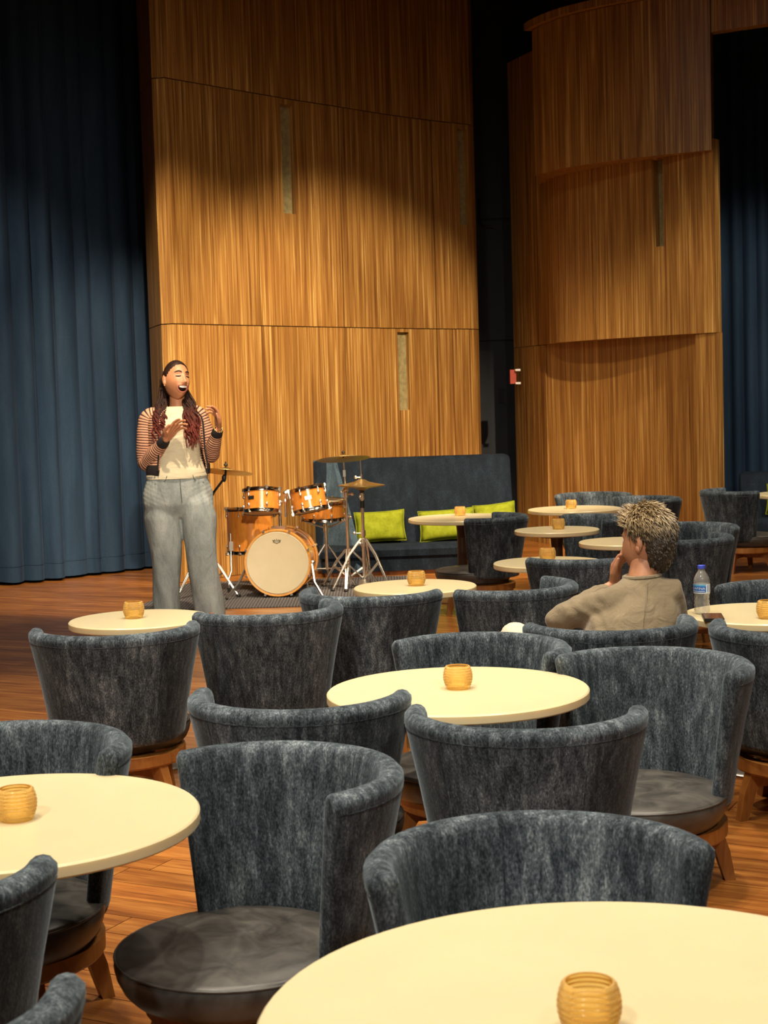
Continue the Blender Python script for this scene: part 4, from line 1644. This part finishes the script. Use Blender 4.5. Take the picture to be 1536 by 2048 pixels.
tc = nt.nodes.new('ShaderNodeTexCoord')
sp3 = nt.nodes.new('ShaderNodeSeparateXYZ')
nt.links.new(tc.outputs['Object'], sp3.inputs[0])
mr = nt.nodes.new('ShaderNodeMapRange')
mr.inputs[1].default_value = 1.46
mr.inputs[2].default_value = 1.28
nt.links.new(sp3.outputs[2], mr.inputs[0])
nz = noise_node(nt, coords(nt, (60, 60, 20)), 1, 3)
dk = ramp_node(nt, [(0.3, (0.010, 0.005, 0.004)), (0.7, (0.030, 0.013, 0.009))])
rd = ramp_node(nt, [(0.3, (0.07, 0.012, 0.010)), (0.7, (0.17, 0.035, 0.022))])
nt.links.new(nz, dk.inputs[0])
nt.links.new(nz, rd.inputs[0])
nt.links.new(mixcol(nt, mr.outputs[0], dk.outputs[0], rd.outputs[0]), b.inputs['Base Color'])
setp(b, rough=0.6, spec=0.15)
M['hair_w'] = m

BODYROT = R(14)
# underlying body
tr_ = MB()
tr_.loft([ell((0, 0, 0.74), 0.13, 0.10), ell((0, 0, 0.86), 0.185, 0.125), ell((0, 0, 1.0), 0.14, 0.105), ell((0.005, 0, 1.12), 0.135, 0.10), ell((0.01, 0, 1.25), 0.145, 0.105), ell((0.012, 0.005, 1.36), 0.14, 0.075), ell((0.014, 0.01, 1.42), 0.085, 0.06)])
tr_.capsule([(0.012, 0.02, 1.38), (0.018, 0.012, 1.46), (0.022, 0.004, 1.56)], [0.062, 0.053, 0.054], 18)
# legs
tr_.capsule([(-0.095, 0.0, 0.80), (-0.095, 0.0, 0.45), (-0.105, 0.02, 0.09)], [0.085, 0.056, 0.042], 16)
tr_.capsule([(0.115, -0.02, 0.80), (0.145, -0.04, 0.45), (0.185, -0.03, 0.09)], [0.085, 0.056, 0.042], 16)
for fx, fy in ((-0.105, 0.02), (0.19, -0.03)):
    tr_.capsule([(fx, fy + 0.03, 0.045), (fx + 0.02, fy - 0.13, 0.035)], [0.036, 0.03], 12)
SHL, ELL_, WRL = Vector((-0.172, 0.012, 1.362)), Vector((-0.196, -0.02, 1.085)), Vector((-0.040, -0.20, 1.225))
SHR, ELR, WRR = Vector((0.148, 0.03, 1.378)), Vector((0.222, 0.03, 1.120)), Vector((0.300, -0.13, 1.278))
for S_, E_, W_ in ((SHL, ELL_, WRL), (SHR, ELR, WRR)):
    tr_.capsule([S_ * 0.8 + Vector((0, 0, 0.27)), S_, (S_ + E_) / 2, E_], [0.04, 0.042, 0.038, 0.034], 14)
    tr_.capsule([E_, E_.lerp(W_, 0.4), W_.lerp(E_, 0.1)], [0.034, 0.033, 0.024], 14)
me_b = baked(tr_, 0.008, 8, M['skin'], 'singer_body')
hm = MB()
hm.capsule([ELL_.lerp(WRL, 0.5), WRL], [0.030, 0.0225], 14)
hand(hm, WRL, (0.62, -0.10, 0.80), (0.55, -0.55, -0.35), -1, (0.30, 0.38, 0.45, 0.50), 0.12, 0.9, 1.15)
hm.capsule([ELR.lerp(WRR, 0.5), WRR], [0.030, 0.0225], 14)
hand(hm, WRR, (0.02, -0.12, 1.0), (-0.80, -0.45, 0.1), 1, (0.40, 0.55, 0.65, 0.75), 0.06, 0.55, 1.12)
me_h = baked(hm, 0.0034, 4, M['skin'], 'hands')
wb = MB()
absorb(wb, me_b)
absorb(wb, me_h)
HC = Vector((0.018, -0.010, 1.612))
HROT = Matrix.Rotation(R(38), 3, 'Z') @ Matrix.Rotation(R(-11), 3, 'X') @ Matrix.Rotation(R(6), 3, 'Y')
KH = 1.12
FACE = head(wb, HC, HROT, KH, True)
me = wb.mesh('person', [M['skin'], M['lip'], M['mouth']], True, 180, False)
woman = link('person', me)
woman.location = (WX, WY, 0.012)
tag(woman, 'singing woman in striped cardigan and pale jeans standing with raised hands', 'person')
def on_face(x, y, z):
    return HC + HROT @ (Vector((x, y, z)) * KH)


def face_y(x, z):
    return min(FACE, key=lambda q: (q[0] - x) ** 2 + (q[2] - z) ** 2)[1]


# teeth, brows, closed lashes
tm = MB()
for zz, hh_ in ((-0.0548, 0.0058),):
    rows = []
    for i in range(13):
        x = -0.024 + 0.048 * i / 12
        zz = -0.0560 + 7.0 * x * x
        y = -0.0855 + 9.0 * x * x
        rows.append([on_face(x, y, zz - hh_), on_face(x, y - 0.001, zz + hh_), on_face(x, y + 0.006, zz + hh_), on_face(x, y + 0.006, zz - hh_)])
    tm.loft(rows)
tm.build('teeth', M['teeth'], woman, True, 50)
for sx in (-1, 1):
    MB().tube([on_face(sx * x, face_y(sx * x, z) - 0.0014, z) for (x, z) in ((0.012, 0.032), (0.020, 0.036), (0.030, 0.0385), (0.040, 0.037), (0.049, 0.032))], [0.0030, 0.0046, 0.0046, 0.0038, 0.0020], 8).build('eyebrow', M['brow'], woman, True)
    MB().tube([on_face(sx * x, face_y(sx * x, z) - 0.0014, z) for (x, z) in ((0.017, 0.010), (0.024, 0.0075), (0.031, 0.0065), (0.038, 0.0070), (0.046, 0.0095))], [0.0022, 0.0036, 0.0044, 0.0042, 0.0026], 8).build('eyelash', M['brow'], woman, True)
    MB().ball(on_face(sx * 0.078, 0.004, -0.036), 0.0055, 8, 6).build('earring', M['gold'], woman, True)
# hair: sleek cap drawn back, long curls over both shoulders
hb = MB()
rows = []
for j in range(26):
    t = PI * j / 25
    row = []
    for i in range(48):
        a = 2 * PI * i / 48
        sx, sy, sz = math.sin(t) * math.sin(a), -math.sin(t) * math.cos(a), math.cos(t)
        # the hairline: pull the shell inside the head over the face
        line = sz - (-sy) * 1.15 + 0.10
        k = 0.90 + 0.17 * smoothstep(-0.05, 0.12, line)
        if abs(sx) > 0.6 and sz < 0.15 and sy < 0.25:
            k = min(k, 0.90)
        X, Y, Z = 0.074 * sx * k, 0.094 * sy * k, 0.116 * sz * k
        if sy > 0.2 and sz < 0:
            Y += 0.012 * (sy - 0.2)
            Z *= 1.0
        row.append(HC + HROT @ (Vector((X, Y, Z)) * KH))
    rows.append(row)
hb.loft(rows, True)
hr = random.Random(11)


def lock(p0, p1, p2, p3, r_, amp, freq, ph):
    pts, rad = [], []
    for i in range(40):
        t = i / 39
        b_ = p0 * (1 - t) ** 3 + p1 * 3 * t * (1 - t) ** 2 + p2 * 3 * t * t * (1 - t) + p3 * t ** 3
        am = amp * smoothstep(0.25, 0.75, t)
        b_ = b_ + Vector((math.cos(freq * t * 2 * PI + ph) * am, math.sin(freq * t * 2 * PI + ph) * am * 0.7, 0))
        pts.append(b_)
        rad.append(r_ * (1 - 0.55 * t ** 3) * (0.6 + 0.4 * smoothstep(0, 0.15, t)))
    hb.tube(pts, rad, 6)


for i in range(104):
    left = i % 2 == 0
    a = on_face(hr.uniform(-0.07, -0.02) if left else hr.uniform(0.02, 0.07), hr.uniform(0.05, 0.095), hr.uniform(-0.05, 0.03))
    if left:
        e = Vector((hr.uniform(-0.125, -0.045), hr.uniform(-0.175, -0.125), hr.uniform(1.19, 1.33)))
        m1 = Vector((-0.075 + hr.uniform(-0.03, 0.02), 0.05 + hr.uniform(-0.03, 0.03), 1.50))
        m2 = Vector((e.x - 0.02 + hr.uniform(-0.02, 0.02), -0.11, 1.42))
    else:
        e = Vector((hr.uniform(0.085, 0.175), hr.uniform(-0.165, -0.115), hr.uniform(1.16, 1.31)))
        m1 = Vector((0.09 + hr.uniform(-0.02, 0.03), 0.06 + hr.uniform(-0.03, 0.03), 1.52))
        m2 = Vector((e.x - 0.015 + hr.uniform(-0.02, 0.02), -0.11, 1.44))
    lock(a, m1, m2, e, hr.uniform(0.006, 0.0095), hr.uniform(0.008, 0.016), hr.uniform(3.0, 5.0), hr.uniform(0, 6))
for i in range(26):
    a = on_face(hr.uniform(-0.06, 0.06), hr.uniform(0.06, 0.098), hr.uniform(-0.06, 0.02))
    e = Vector((hr.uniform(-0.13, 0.06), hr.uniform(0.08, 0.13), hr.uniform(1.24, 1.36)))
    lock(a, a + Vector((0, 0.03, -0.06)), Vector((e.x, 0.12, 1.42)), e, 0.010, 0.009, 3.5, hr.uniform(0, 6))
hb.build('hair', M['hair_w'], woman, True, 70, False)

# cream top
sh = MB()
for_z = [(0.962, 0.0, 0.207, 0.163), (0.985, 0.0, 0.205, 0.162), (1.03, 0.002, 0.182, 0.148), (1.09, 0.004, 0.160, 0.132), (1.15, 0.006, 0.158, 0.134), (1.22, 0.008, 0.164, 0.146), (1.28, 0.010, 0.164, 0.145), (1.34, 0.012, 0.158, 0.118), (1.39, 0.014, 0.135, 0.088), (1.425, 0.016, 0.086, 0.070), (1.440, 0.017, 0.070, 0.064)]
rings = []
for z, cx, rx, ry in for_z:
    rg = []
    for i, p in enumerate(ell((cx, 0.0, z), rx, ry, 40, BODYROT, 2.2)):
        w_ = 0.004 * math.sin(z * 95 + math.cos(2 * PI * i / 40) * 3)
        rg.append(p + Vector((p.x - cx, p.y, 0)).normalized() * w_)
    rings.append(rg)
sh.loft(rings, False)
sh.build('cream_top', M['cream'], woman, True, 80, False)

# jeans
jm = MB()


def jring(c, rx, ry, rz=BODYROT, e=2.3):
    return ell(c, rx, ry, 32, rz, e)


jm.loft([jring((0.0, 0, 1.005), 0.192, 0.146), jring((-0.002, 0, 0.95), 0.208, 0.155), jring((-0.002, 0.005, 0.86), 0.236, 0.160), jring((0, 0.005, 0.79), 0.238, 0.152), jring((0.005, 0.0, 0.735), 0.215, 0.12), jring((0.01, 0, 0.70), 0.15, 0.09)])
LL = [((-0.105, 0.005, 0.90), 0.07, 0.08), ((-0.112, 0.005, 0.80), 0.112, 0.140), ((-0.108, 0.0, 0.70), 0.128, 0.142), ((-0.098, -0.004, 0.58), 0.116, 0.122), ((-0.092, -0.006, 0.44), 0.103, 0.108), ((-0.098, 0.0, 0.30), 0.092, 0.100), ((-0.108, 0.006, 0.16), 0.088, 0.100), ((-0.112, 0.01, 0.012), 0.090, 0.106)]
LR = [((0.105, -0.005, 0.90), 0.07, 0.08), ((0.122, -0.005, 0.80), 0.106, 0.138), ((0.135, -0.010, 0.70), 0.118, 0.140), ((0.140, -0.03, 0.58), 0.110, 0.120), ((0.148, -0.045, 0.44), 0.104, 0.110), ((0.160, -0.04, 0.30), 0.102, 0.106), ((0.176, -0.03, 0.16), 0.101, 0.108), ((0.196, -0.03, 0.012), 0.100, 0.114)]
for L_ in (LL, LR):
    jm.loft([jring(c, rx, ry) for c, rx, ry in L_])
jme = baked(jm, 0.0065, 26, M['denim'], 'jeans')
NRM = [v_.normal.copy() for v_ in jme.vertices]
for v_, nv_ in zip(jme.vertices, NRM):
    co = v_.co.copy()
    nz_ = mnoise.noise(Vector((co.x * 9, co.y * 9, co.z * 4))) * 0.006
    if 0.78 < co.z < 0.96:
        nz_ += 0.0007 * math.sin(co.z * 210 - abs(co.x - 0.02) * 95) * smoothstep(0.03, 0.15, abs(co.x - 0.02))
    if co.z < 0.30:
        nz_ += 0.006 * math.sin(math.atan2(co.y, co.x - (0.18 if co.x > 0.03 else -0.105)) * 5 + co.z * 14) * smoothstep(0.34, 0.1, co.z)
    v_.co = co + nv_ * nz_
jeans = link('jeans', jme, woman)
fr_ = Vector((math.sin(BODYROT), -math.cos(BODYROT), 0))
sd_ = Vector((math.cos(BODYROT), math.sin(BODYROT), 0))
M['denim_dark'] = plain('dark_denim_seam', (0.10, 0.11, 0.105), 0.85, scale=80)
MB().tube([fr_ * 0.150 + Vector((0.0, 0, 0.995)), fr_ * 0.166 + Vector((0, 0, 0.90)), fr_ * 0.172 + Vector((0.005, 0, 0.81))], 0.003, 6).build('fly_seam', M['denim_dark'], jeans, True)
MB().ball(fr_ * 0.150 + Vector((0.004, 0, 0.985)), (0.008, 0.005, 0.008), 8, 6).build('button', M['steel'], jeans, True)
for sg in (-1, 1):
    MB().tube([fr_ * (0.150 if q < 0.12 else 0.115) + sd_ * sg * q + Vector((0, 0, z)) for q, z in ((0.085, 0.985), (0.095, 0.955), (0.125, 0.935), (0.165, 0.932))], 0.0028, 6).build('pocket_seam', M['denim_dark'], jeans, True)
# waistband
wbnd = MB().loft([ell((0, 0, z), rx, ry, 36, BODYROT, 2.3) for z, rx, ry in ((0.968, 0.207, 0.157), (0.97, 0.209, 0.159), (1.0, 0.200, 0.152), (1.003, 0.197, 0.149))], False)
wbnd.build('waistband', M['denim'], jeans, True, 80, False)
# shoes
for fx, fy in ((-0.105, 0.02), (0.20, -0.03)):
    so = MB()
    so.loft([ell((fx + 0.01, fy - 0.03, 0.0), 0.043, 0.125, 20, R(12)), ell((fx + 0.01, fy - 0.03, 0.022), 0.045, 0.128, 20, R(12)), ell((fx + 0.01, fy - 0.02, 0.05), 0.038, 0.105, 20, R(12)), ell((fx + 0.005, fy + 0.01, 0.075), 0.032, 0.06, 20, R(12))])
    so.build('shoe', M['white'], woman, True, 60)

# cardigan: open-fronted body, sleeves, black cuffs and hem
cb = MB()
gap0, gap1 = R(44), R(62)
zs = [1.015, 1.05, 1.09, 1.13, 1.18, 1.23, 1.28, 1.33, 1.37, 1.405, 1.43]
prx = [0.215, 0.212, 0.205, 0.198, 0.194, 0.193, 0.192, 0.190, 0.180, 0.150, 0.105]
pry = [0.172, 0.170, 0.166, 0.163, 0.166, 0.170, 0.165, 0.150, 0.125, 0.100, 0.080]
secs = []
att = []
N_ = 46
for i in range(N_ + 1):
    a = gap0 + (2 * PI - gap0 - gap1) * i / N_
    dirx, diry = -math.sin(a), -math.cos(a)
    sec = []
    for sgn, off in ((1, 0.0), (-1, -0.008)):
        for z, rx, ry in (zip(zs, prx, pry) if sgn == 1 else reversed(list(zip(zs, prx, pry)))):
            q = Matrix.Rotation(BODYROT, 3, 'Z') @ Vector((dirx * (rx + off), diry * (ry + off), 0))
            sec.append((q.x + 0.008, q.y, z))
            att.append(z)
    secs.append(sec)
cb.loft(secs, True)
cme = cb.mesh('cardigan', M['knit'], True, 80, False)
set_float(cme, 'stripe', att)
card = link('cardigan', cme, woman)
# hem band and front bands
hb2 = MB()
secs = []
for i in range(N_ + 1):
    a = gap0 - 0.02 + (2 * PI - gap0 - gap1 + 0.04) * i / N_
    dirx, diry = -math.sin(a), -math.cos(a)
    sec = []
    for r_o, z in ((0.004, 0.985), (0.006, 1.0), (0.006, 1.045), (0.003, 1.055), (-0.010, 1.055), (-0.010, 0.985)):
        q = Matrix.Rotation(BODYROT, 3, 'Z') @ Vector((dirx * (0.209 + r_o), diry * (0.168 + r_o), 0))
        sec.append((q.x + 0.008, q.y, z))
    secs.append(sec)
hb2.loft(secs)
hb2.build('hem_band', M['black_knit'], card, True, 50)
for a, sg in ((gap0, 1), (2 * PI - gap1, -1)):
    fb = MB()
    pts = []
    for z, rx, ry in zip(zs, prx, pry):
        q = Matrix.Rotation(BODYROT, 3, 'Z') @ Vector((-math.sin(a) * (rx + 0.001), -math.cos(a) * (ry + 0.001), 0))
        pts.append((q.x + 0.008, q.y, z))
    fb.tube(pts, [(0.013, 0.006)] * len(pts), 8)
    fo = fb.build('front_band', M['black_knit'], card, True, 60)
    dots = MB()
    Pd = catmull(pts, 6)
    for k in range(2, len(Pd) - 2, 2):
        dots.ball(Pd[k] + Vector((0.010 * sg, -0.006, 0)), 0.0045, 6, 4)
    dots.build('picot_edge', M['knit'], card, True)
for S_, E_, W_, sd in ((SHL, ELL_, WRL, -1), (SHR, ELR, WRR, 1)):
    top_ = Vector((S_.x * 0.62, S_.y, S_.z + 0.030))
    mid = S_.lerp(E_, 0.5) + Vector((sd * 0.016, 0, 0))
    kr = 1.0 if sd < 0 else 0.88
    mb, at = tube_attr([top_, S_ + Vector((sd * 0.006, 0, 0)), mid, E_ + Vector((sd * 0.004, 0.012, -0.008)), E_.lerp(W_, 0.40) + Vector((0, 0, -0.012)), E_.lerp(W_, 0.78)], [0.050 * kr, 0.063 * kr, 0.063 * kr, 0.061 * kr, 0.057 * kr, 0.040], 24, 8, 0.03, sd)
    me = mb.mesh('sleeve', M['knit'], True, 80, False)
    set_float(me, 'stripe', at)
    sl = link('sleeve', me, card)
    MB().tube([E_.lerp(W_, 0.74), E_.lerp(W_, 0.80), E_.lerp(W_, 0.96), E_.lerp(W_, 1.0)], [0.036, 0.039, 0.035, 0.030], 20).build('cuff', M['black_knit'], sl, True, 60)
br = MB()
for k in range(14):
    a = 2 * PI * k / 14
    ax = (WRR - ELR).normalized()
    u_ = ax.orthogonal().normalized()
    w2 = ax.cross(u_)
    br.ball(WRR + ax * 0.006 + (u_ * math.cos(a) + w2 * math.sin(a)) * 0.027, 0.0048, 6, 5)
br.build('bracelet', M['gold'], woman, True)

# ---- seated man, seen from behind
m, nt, b = new_mat('tan_sweater')
f = noise_node(nt, coords(nt, (10, 10, 10)), 1, 4, 0.6, 0.8)
f2 = noise_node(nt, coords(nt, (160, 160, 160)), 1, 2)
ff = math_node(nt, 'ADD', math_node(nt, 'MULTIPLY', f, 0.7), math_node(nt, 'MULTIPLY', f2, 0.3))
r_ = ramp_node(nt, [(0.3, (0.165, 0.125, 0.072)), (0.7, (0.245, 0.19, 0.115))])
nt.links.new(ff, r_.inputs[0])
nt.links.new(r_.outputs[0], b.inputs['Base Color'])
setp(b, rough=0.9, sheen=0.2)
bump(nt, b, noise_node(nt, coords(nt, (13, 13, 13)), 1, 3, 0.5, 1.5), 0.4, 0.02)
M['sweater'] = m
M['trouser'] = plain('cream_trousers', (0.62, 0.55, 0.42), 0.85)
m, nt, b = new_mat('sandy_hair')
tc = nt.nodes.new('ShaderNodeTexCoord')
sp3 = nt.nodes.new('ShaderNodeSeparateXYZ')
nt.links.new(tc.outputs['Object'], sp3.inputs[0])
mr = nt.nodes.new('ShaderNodeMapRange')  # darker below: brown nape, plus top-light shade put into the colour
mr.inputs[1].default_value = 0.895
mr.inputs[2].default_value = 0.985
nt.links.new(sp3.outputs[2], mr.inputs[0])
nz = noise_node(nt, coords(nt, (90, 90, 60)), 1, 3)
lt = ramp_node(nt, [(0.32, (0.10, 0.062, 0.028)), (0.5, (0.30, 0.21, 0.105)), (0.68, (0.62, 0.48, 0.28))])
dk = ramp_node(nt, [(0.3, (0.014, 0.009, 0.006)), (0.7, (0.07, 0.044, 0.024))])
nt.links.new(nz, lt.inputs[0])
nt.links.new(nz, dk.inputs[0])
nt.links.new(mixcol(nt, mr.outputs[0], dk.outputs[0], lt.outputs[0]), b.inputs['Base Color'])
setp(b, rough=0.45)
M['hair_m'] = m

NB = Vector((0.955, 5.745, 0.745))
MH = Vector((0.985, 5.775, 0.885))
MROT = Matrix.Rotation(R(-132), 3, 'Z') @ Matrix.Rotation(R(6), 3, 'X') @ Matrix.Rotation(R(-3), 3, 'Y')
SHR2, ELR2, WRR2 = Vector((1.050, 5.72, 0.695)), Vector((1.085, 5.80, 0.47)), Vector((0.93, 5.98, 0.46))
SHL2, ELL2, WRL2 = Vector((0.802, 5.68, 0.662)), Vector((0.640, 5.76, 0.612)), Vector((0.872, 5.885, 0.715))
mbod = MB()
mbod.loft([ell((0.83, 5.60, 0.36), 0.14, 0.10), ell((0.84, 5.61, 0.46), 0.135, 0.095), ell((0.88, 5.66, 0.58), 0.14, 0.095), ell((0.925, 5.71, 0.68), 0.13, 0.08), ell((0.95, 5.735, 0.74), 0.07, 0.06)])
mbod.capsule([NB - Vector((0.01, 0.01, 0.05)), NB, MH - Vector((0.0, 0.005, 0.03))], [0.064, 0.058, 0.056], 18)
HPL, KNL, ANL = Vector((0.76, 5.64, 0.385)), Vector((0.492, 5.985, 0.512)), Vector((0.70, 6.22, 0.30))
HPR, KNR, ANR = Vector((0.91, 5.65, 0.385)), Vector((0.86, 6.08, 0.385)), Vector((0.85, 6.12, 0.07))
for a_, b2, c_ in ((HPL, KNL, ANL), (HPR, KNR, ANR)):
    mbod.capsule([a_, b2, c_], [0.066, 0.050, 0.036], 14)
mbod.capsule([ANL, ANL + Vector((0.10, 0.04, -0.03))], [0.035, 0.028], 12)
mbod.capsule([ANR + Vector((0, -0.03, -0.03)), ANR + Vector((-0.02, 0.15, -0.035))], [0.034, 0.028], 12)
for S_, E_, W_ in ((SHL2, ELL2, WRL2), (SHR2, ELR2, WRR2)):
    mbod.capsule([S_, E_, W_], [0.042, 0.034, 0.025], 14)
me_b = baked(mbod, 0.008, 8, M['skin_m'], 'man_body')
hm = MB()
hm.capsule([ELL2.lerp(WRL2, 0.6), WRL2], [0.030, 0.025], 14)
hand(hm, WRL2, (0.06, 0.02, 0.6), (0.75, -0.45, -0.1), -1, (0.65, 0.75, 0.80, 0.85), 0.05, 0.6, 1.05)
hand(hm, WRR2, (-0.6, 0.75, 0.0), (-0.2, -0.2, -0.9), -1, (0.35, 0.4, 0.4, 0.45), 0.06, 0.6, 1.08)
me_h = baked(hm, 0.0036, 4, M['skin_m'], 'hands')
wb = MB()
absorb(wb, me_b)
absorb(wb, me_h)
head(wb, MH, MROT, 1.08, False)
me = wb.mesh('person', [M['skin_m'], M['skin_m'], M['skin_m']], True, 180, False)
man = link('person', me)
tag(man, 'man in tan sweater seated with his back to the viewer, hand at chin', 'person')
for sx in (-1, 1):
    MB().tube([MH + MROT @ (Vector((sx * x, y, z)) * 1.08) for (x, y, z) in ((0.014, -0.0915, 0.030), (0.026, -0.0895, 0.036), (0.038, -0.0825, 0.036), (0.048, -0.073, 0.030))], [0.0026, 0.003, 0.0026, 0.0014], 8).build('eyebrow', M['brow'], man, True)
    MB().ball(MH + MROT @ (Vector((sx * 0.030, -0.0755, 0.010)) * 1.08), 0.0095, 10, 8).build('eye', M['white'], man, True)
# sweater
sw = MB()
sw.loft([ell((0.835, 5.605, 0.33), 0.170, 0.125, 28, R(10), 2.4), ell((0.845, 5.612, 0.44), 0.172, 0.125, 28, R(8), 2.4), ell((0.88, 5.64, 0.54), 0.178, 0.122, 28, R(6), 2.4), ell((0.915, 5.68, 0.63), 0.172, 0.112, 28, R(6), 2.3), ell((0.94, 5.715, 0.70), 0.135, 0.090, 28), ell((0.952, 5.735, 0.745), 0.083, 0.074, 28), ell((0.957, 5.742, 0.768), 0.066, 0.064, 28)])
sw.capsule([(0.95, 5.725, 0.700), SHR2 + Vector((-0.005, 0, 0.010)), SHR2.lerp(ELR2, 0.5) + Vector((0.006, 0, 0)), ELR2], [0.070, 0.068, 0.060, 0.052], 18)
sw.capsule([ELR2, ELR2.lerp(WRR2, 0.85)], [0.052, 0.036], 16)
sw.capsule([(0.93, 5.715, 0.69), SHL2, SHL2.lerp(ELL2, 0.55), ELL2], [0.072, 0.066, 0.056, 0.048], 18)
sw.capsule([ELL2, ELL2.lerp(WRL2, 0.80)], [0.048, 0.037], 16)
sme = baked(sw, 0.0065, 10, M['sweater'], 'sweater')
NRM = [v_.normal.copy() for v_ in sme.vertices]
for v_, nv_ in zip(sme.vertices, NRM):
    co = v_.co.copy()
    w_ = mnoise.noise(Vector((co.x * 14, co.y * 14, co.z * 14))) * 0.006
    if co.x < 0.80:
        w_ += 0.0045 * math.sin((co.x * 0.9 + co.z * 0.5) * 105 + 5 * mnoise.noise(Vector((co.x * 9, co.y * 9, co.z * 12)))) * (0.5 + mnoise.noise(Vector((co.x * 7, 1.3, co.z * 9))))
    v_.co = co + nv_ * w_
swo = link('sweater', sme, man)
MB().tube([NB + Vector((0.066 * math.cos(a), 0.064 * math.sin(a), 0.020 + 0.004 * math.cos(a))) for a in [2 * PI * i / 24 for i in range(25)]], 0.009, 8, False).build('collar', M['sweater'], swo, True)
MB().tube([(0.962, 5.672, 0.755), (0.945, 5.607, 0.70), (0.925, 5.561, 0.62), (0.905, 5.515, 0.53)], 0.0018, 5).build('back_seam', M['sweater'], swo, True)
# trousers
tm = MB()
for a_, b2, c_ in ((HPL, KNL, ANL), (HPR, KNR, ANR)):
    tm.capsule([a_, b2, c_.lerp(b2, 0.08)], [0.082, 0.064, 0.050], 18)
tm.capsule([HPL + Vector((0, -0.03, 0.02)), HPR + Vector((0, -0.03, 0.02))], [0.088, 0.088], 18)
link('trousers', baked(tm, 0.008, 8, M['trouser'], 'trousers'), man)
for A_, d_ in ((ANL, Vector((0.15, 0.05, -0.05))), (ANR, Vector((-0.025, 0.17, -0.01)))):
    MB().capsule([A_ + Vector((0, 0, -0.02)) - d_ * 0.25, A_ + Vector((0, 0, -0.025)) + d_ * 0.5, A_ + Vector((0, 0, -0.03)) + d_], [0.042, 0.040, 0.032], 14).build('shoe', M['black'], man, True)
# hair: thick short crop, a shell plus many tufts
hb = MB()
rows = []
hr = random.Random(5)


def scalp(t, a):
    sx, sy, sz = math.sin(t) * math.sin(a), -math.sin(t) * math.cos(a), math.cos(t)
    line = sz * 1.0 + sy * 0.85 - 0.02 + (0.42 if sy > 0.3 else 0.0)
    return sx, sy, sz, line


for j in range(31):
    t = PI * j / 30
    row = []
    for i in range(56):
        a = 2 * PI * i / 56
        sx, sy, sz, line = scalp(t, a)
        k = 0.90 + 0.17 * smoothstep(-0.12, 0.10, line) + 0.06 * smoothstep(0.2, 0.9, sz)
        if abs(sx) > 0.75 and sz < 0.05 and sy < 0.35:
            k = 0.9
        k += 0.02 * mnoise.noise(Vector((sx * 6, sy * 6, sz * 6)))
        row.append(MH + MROT @ (Vector((0.074 * sx * k, 0.094 * sy * k, 0.116 * sz * k)) * 1.08))
    rows.append(row)
hb.loft(rows, True)
cnt = 0
while cnt < 2600:
    t = math.acos(hr.uniform(-0.80, 1.0))
    a = hr.uniform(0, 2 * PI)
    sx, sy, sz, line = scalp(t, a)
    if line < 0.06 or (abs(sx) > 0.75 and sz < 0.08 and sy < 0.35):
        continue
    cnt += 1
    k = 1.02 + 0.06 * smoothstep(0.2, 0.9, sz)
    base = Vector((0.074 * sx * k, 0.094 * sy * k, 0.116 * sz * k))
    nrm = Vector((sx / 0.074, sy / 0.094, sz / 0.116)).normalized()
    fall = Vector((hr.uniform(-0.3, 0.3), 0.35 + hr.uniform(-0.3, 0.3), -0.75 + hr.uniform(-0.2, 0.3)))
    ln = (0.014 + 0.024 * smoothstep(-0.2, 0.7, sz)) * hr.uniform(0.7, 1.3)
    tang = (fall - nrm * fall.dot(nrm)).normalized()
    tip_dir = (nrm * (0.12 + 0.22 * smoothstep(0.3, 0.9, sz)) + tang + Vector((hr.uniform(-0.25, 0.25), hr.uniform(-0.25, 0.25), hr.uniform(-0.2, 0.2)))).normalized()
    if sy < -0.35 and sz > 0:
        tip_dir = (nrm * 0.45 + Vector((hr.uniform(-0.4, 0.4), -0.5, 0.25))).normalized()
    p0, p1, p2 = base - nrm * 0.004, base + (nrm * 0.5 + tip_dir).normalized() * ln * 0.5, base + (nrm * 0.1 + tip_dir).normalized() * ln
    hb.tube([MH + MROT @ (q * 1.08) for q in (p0, p1, p2)], [0.0034, 0.0026, 0.0004], 4, False)
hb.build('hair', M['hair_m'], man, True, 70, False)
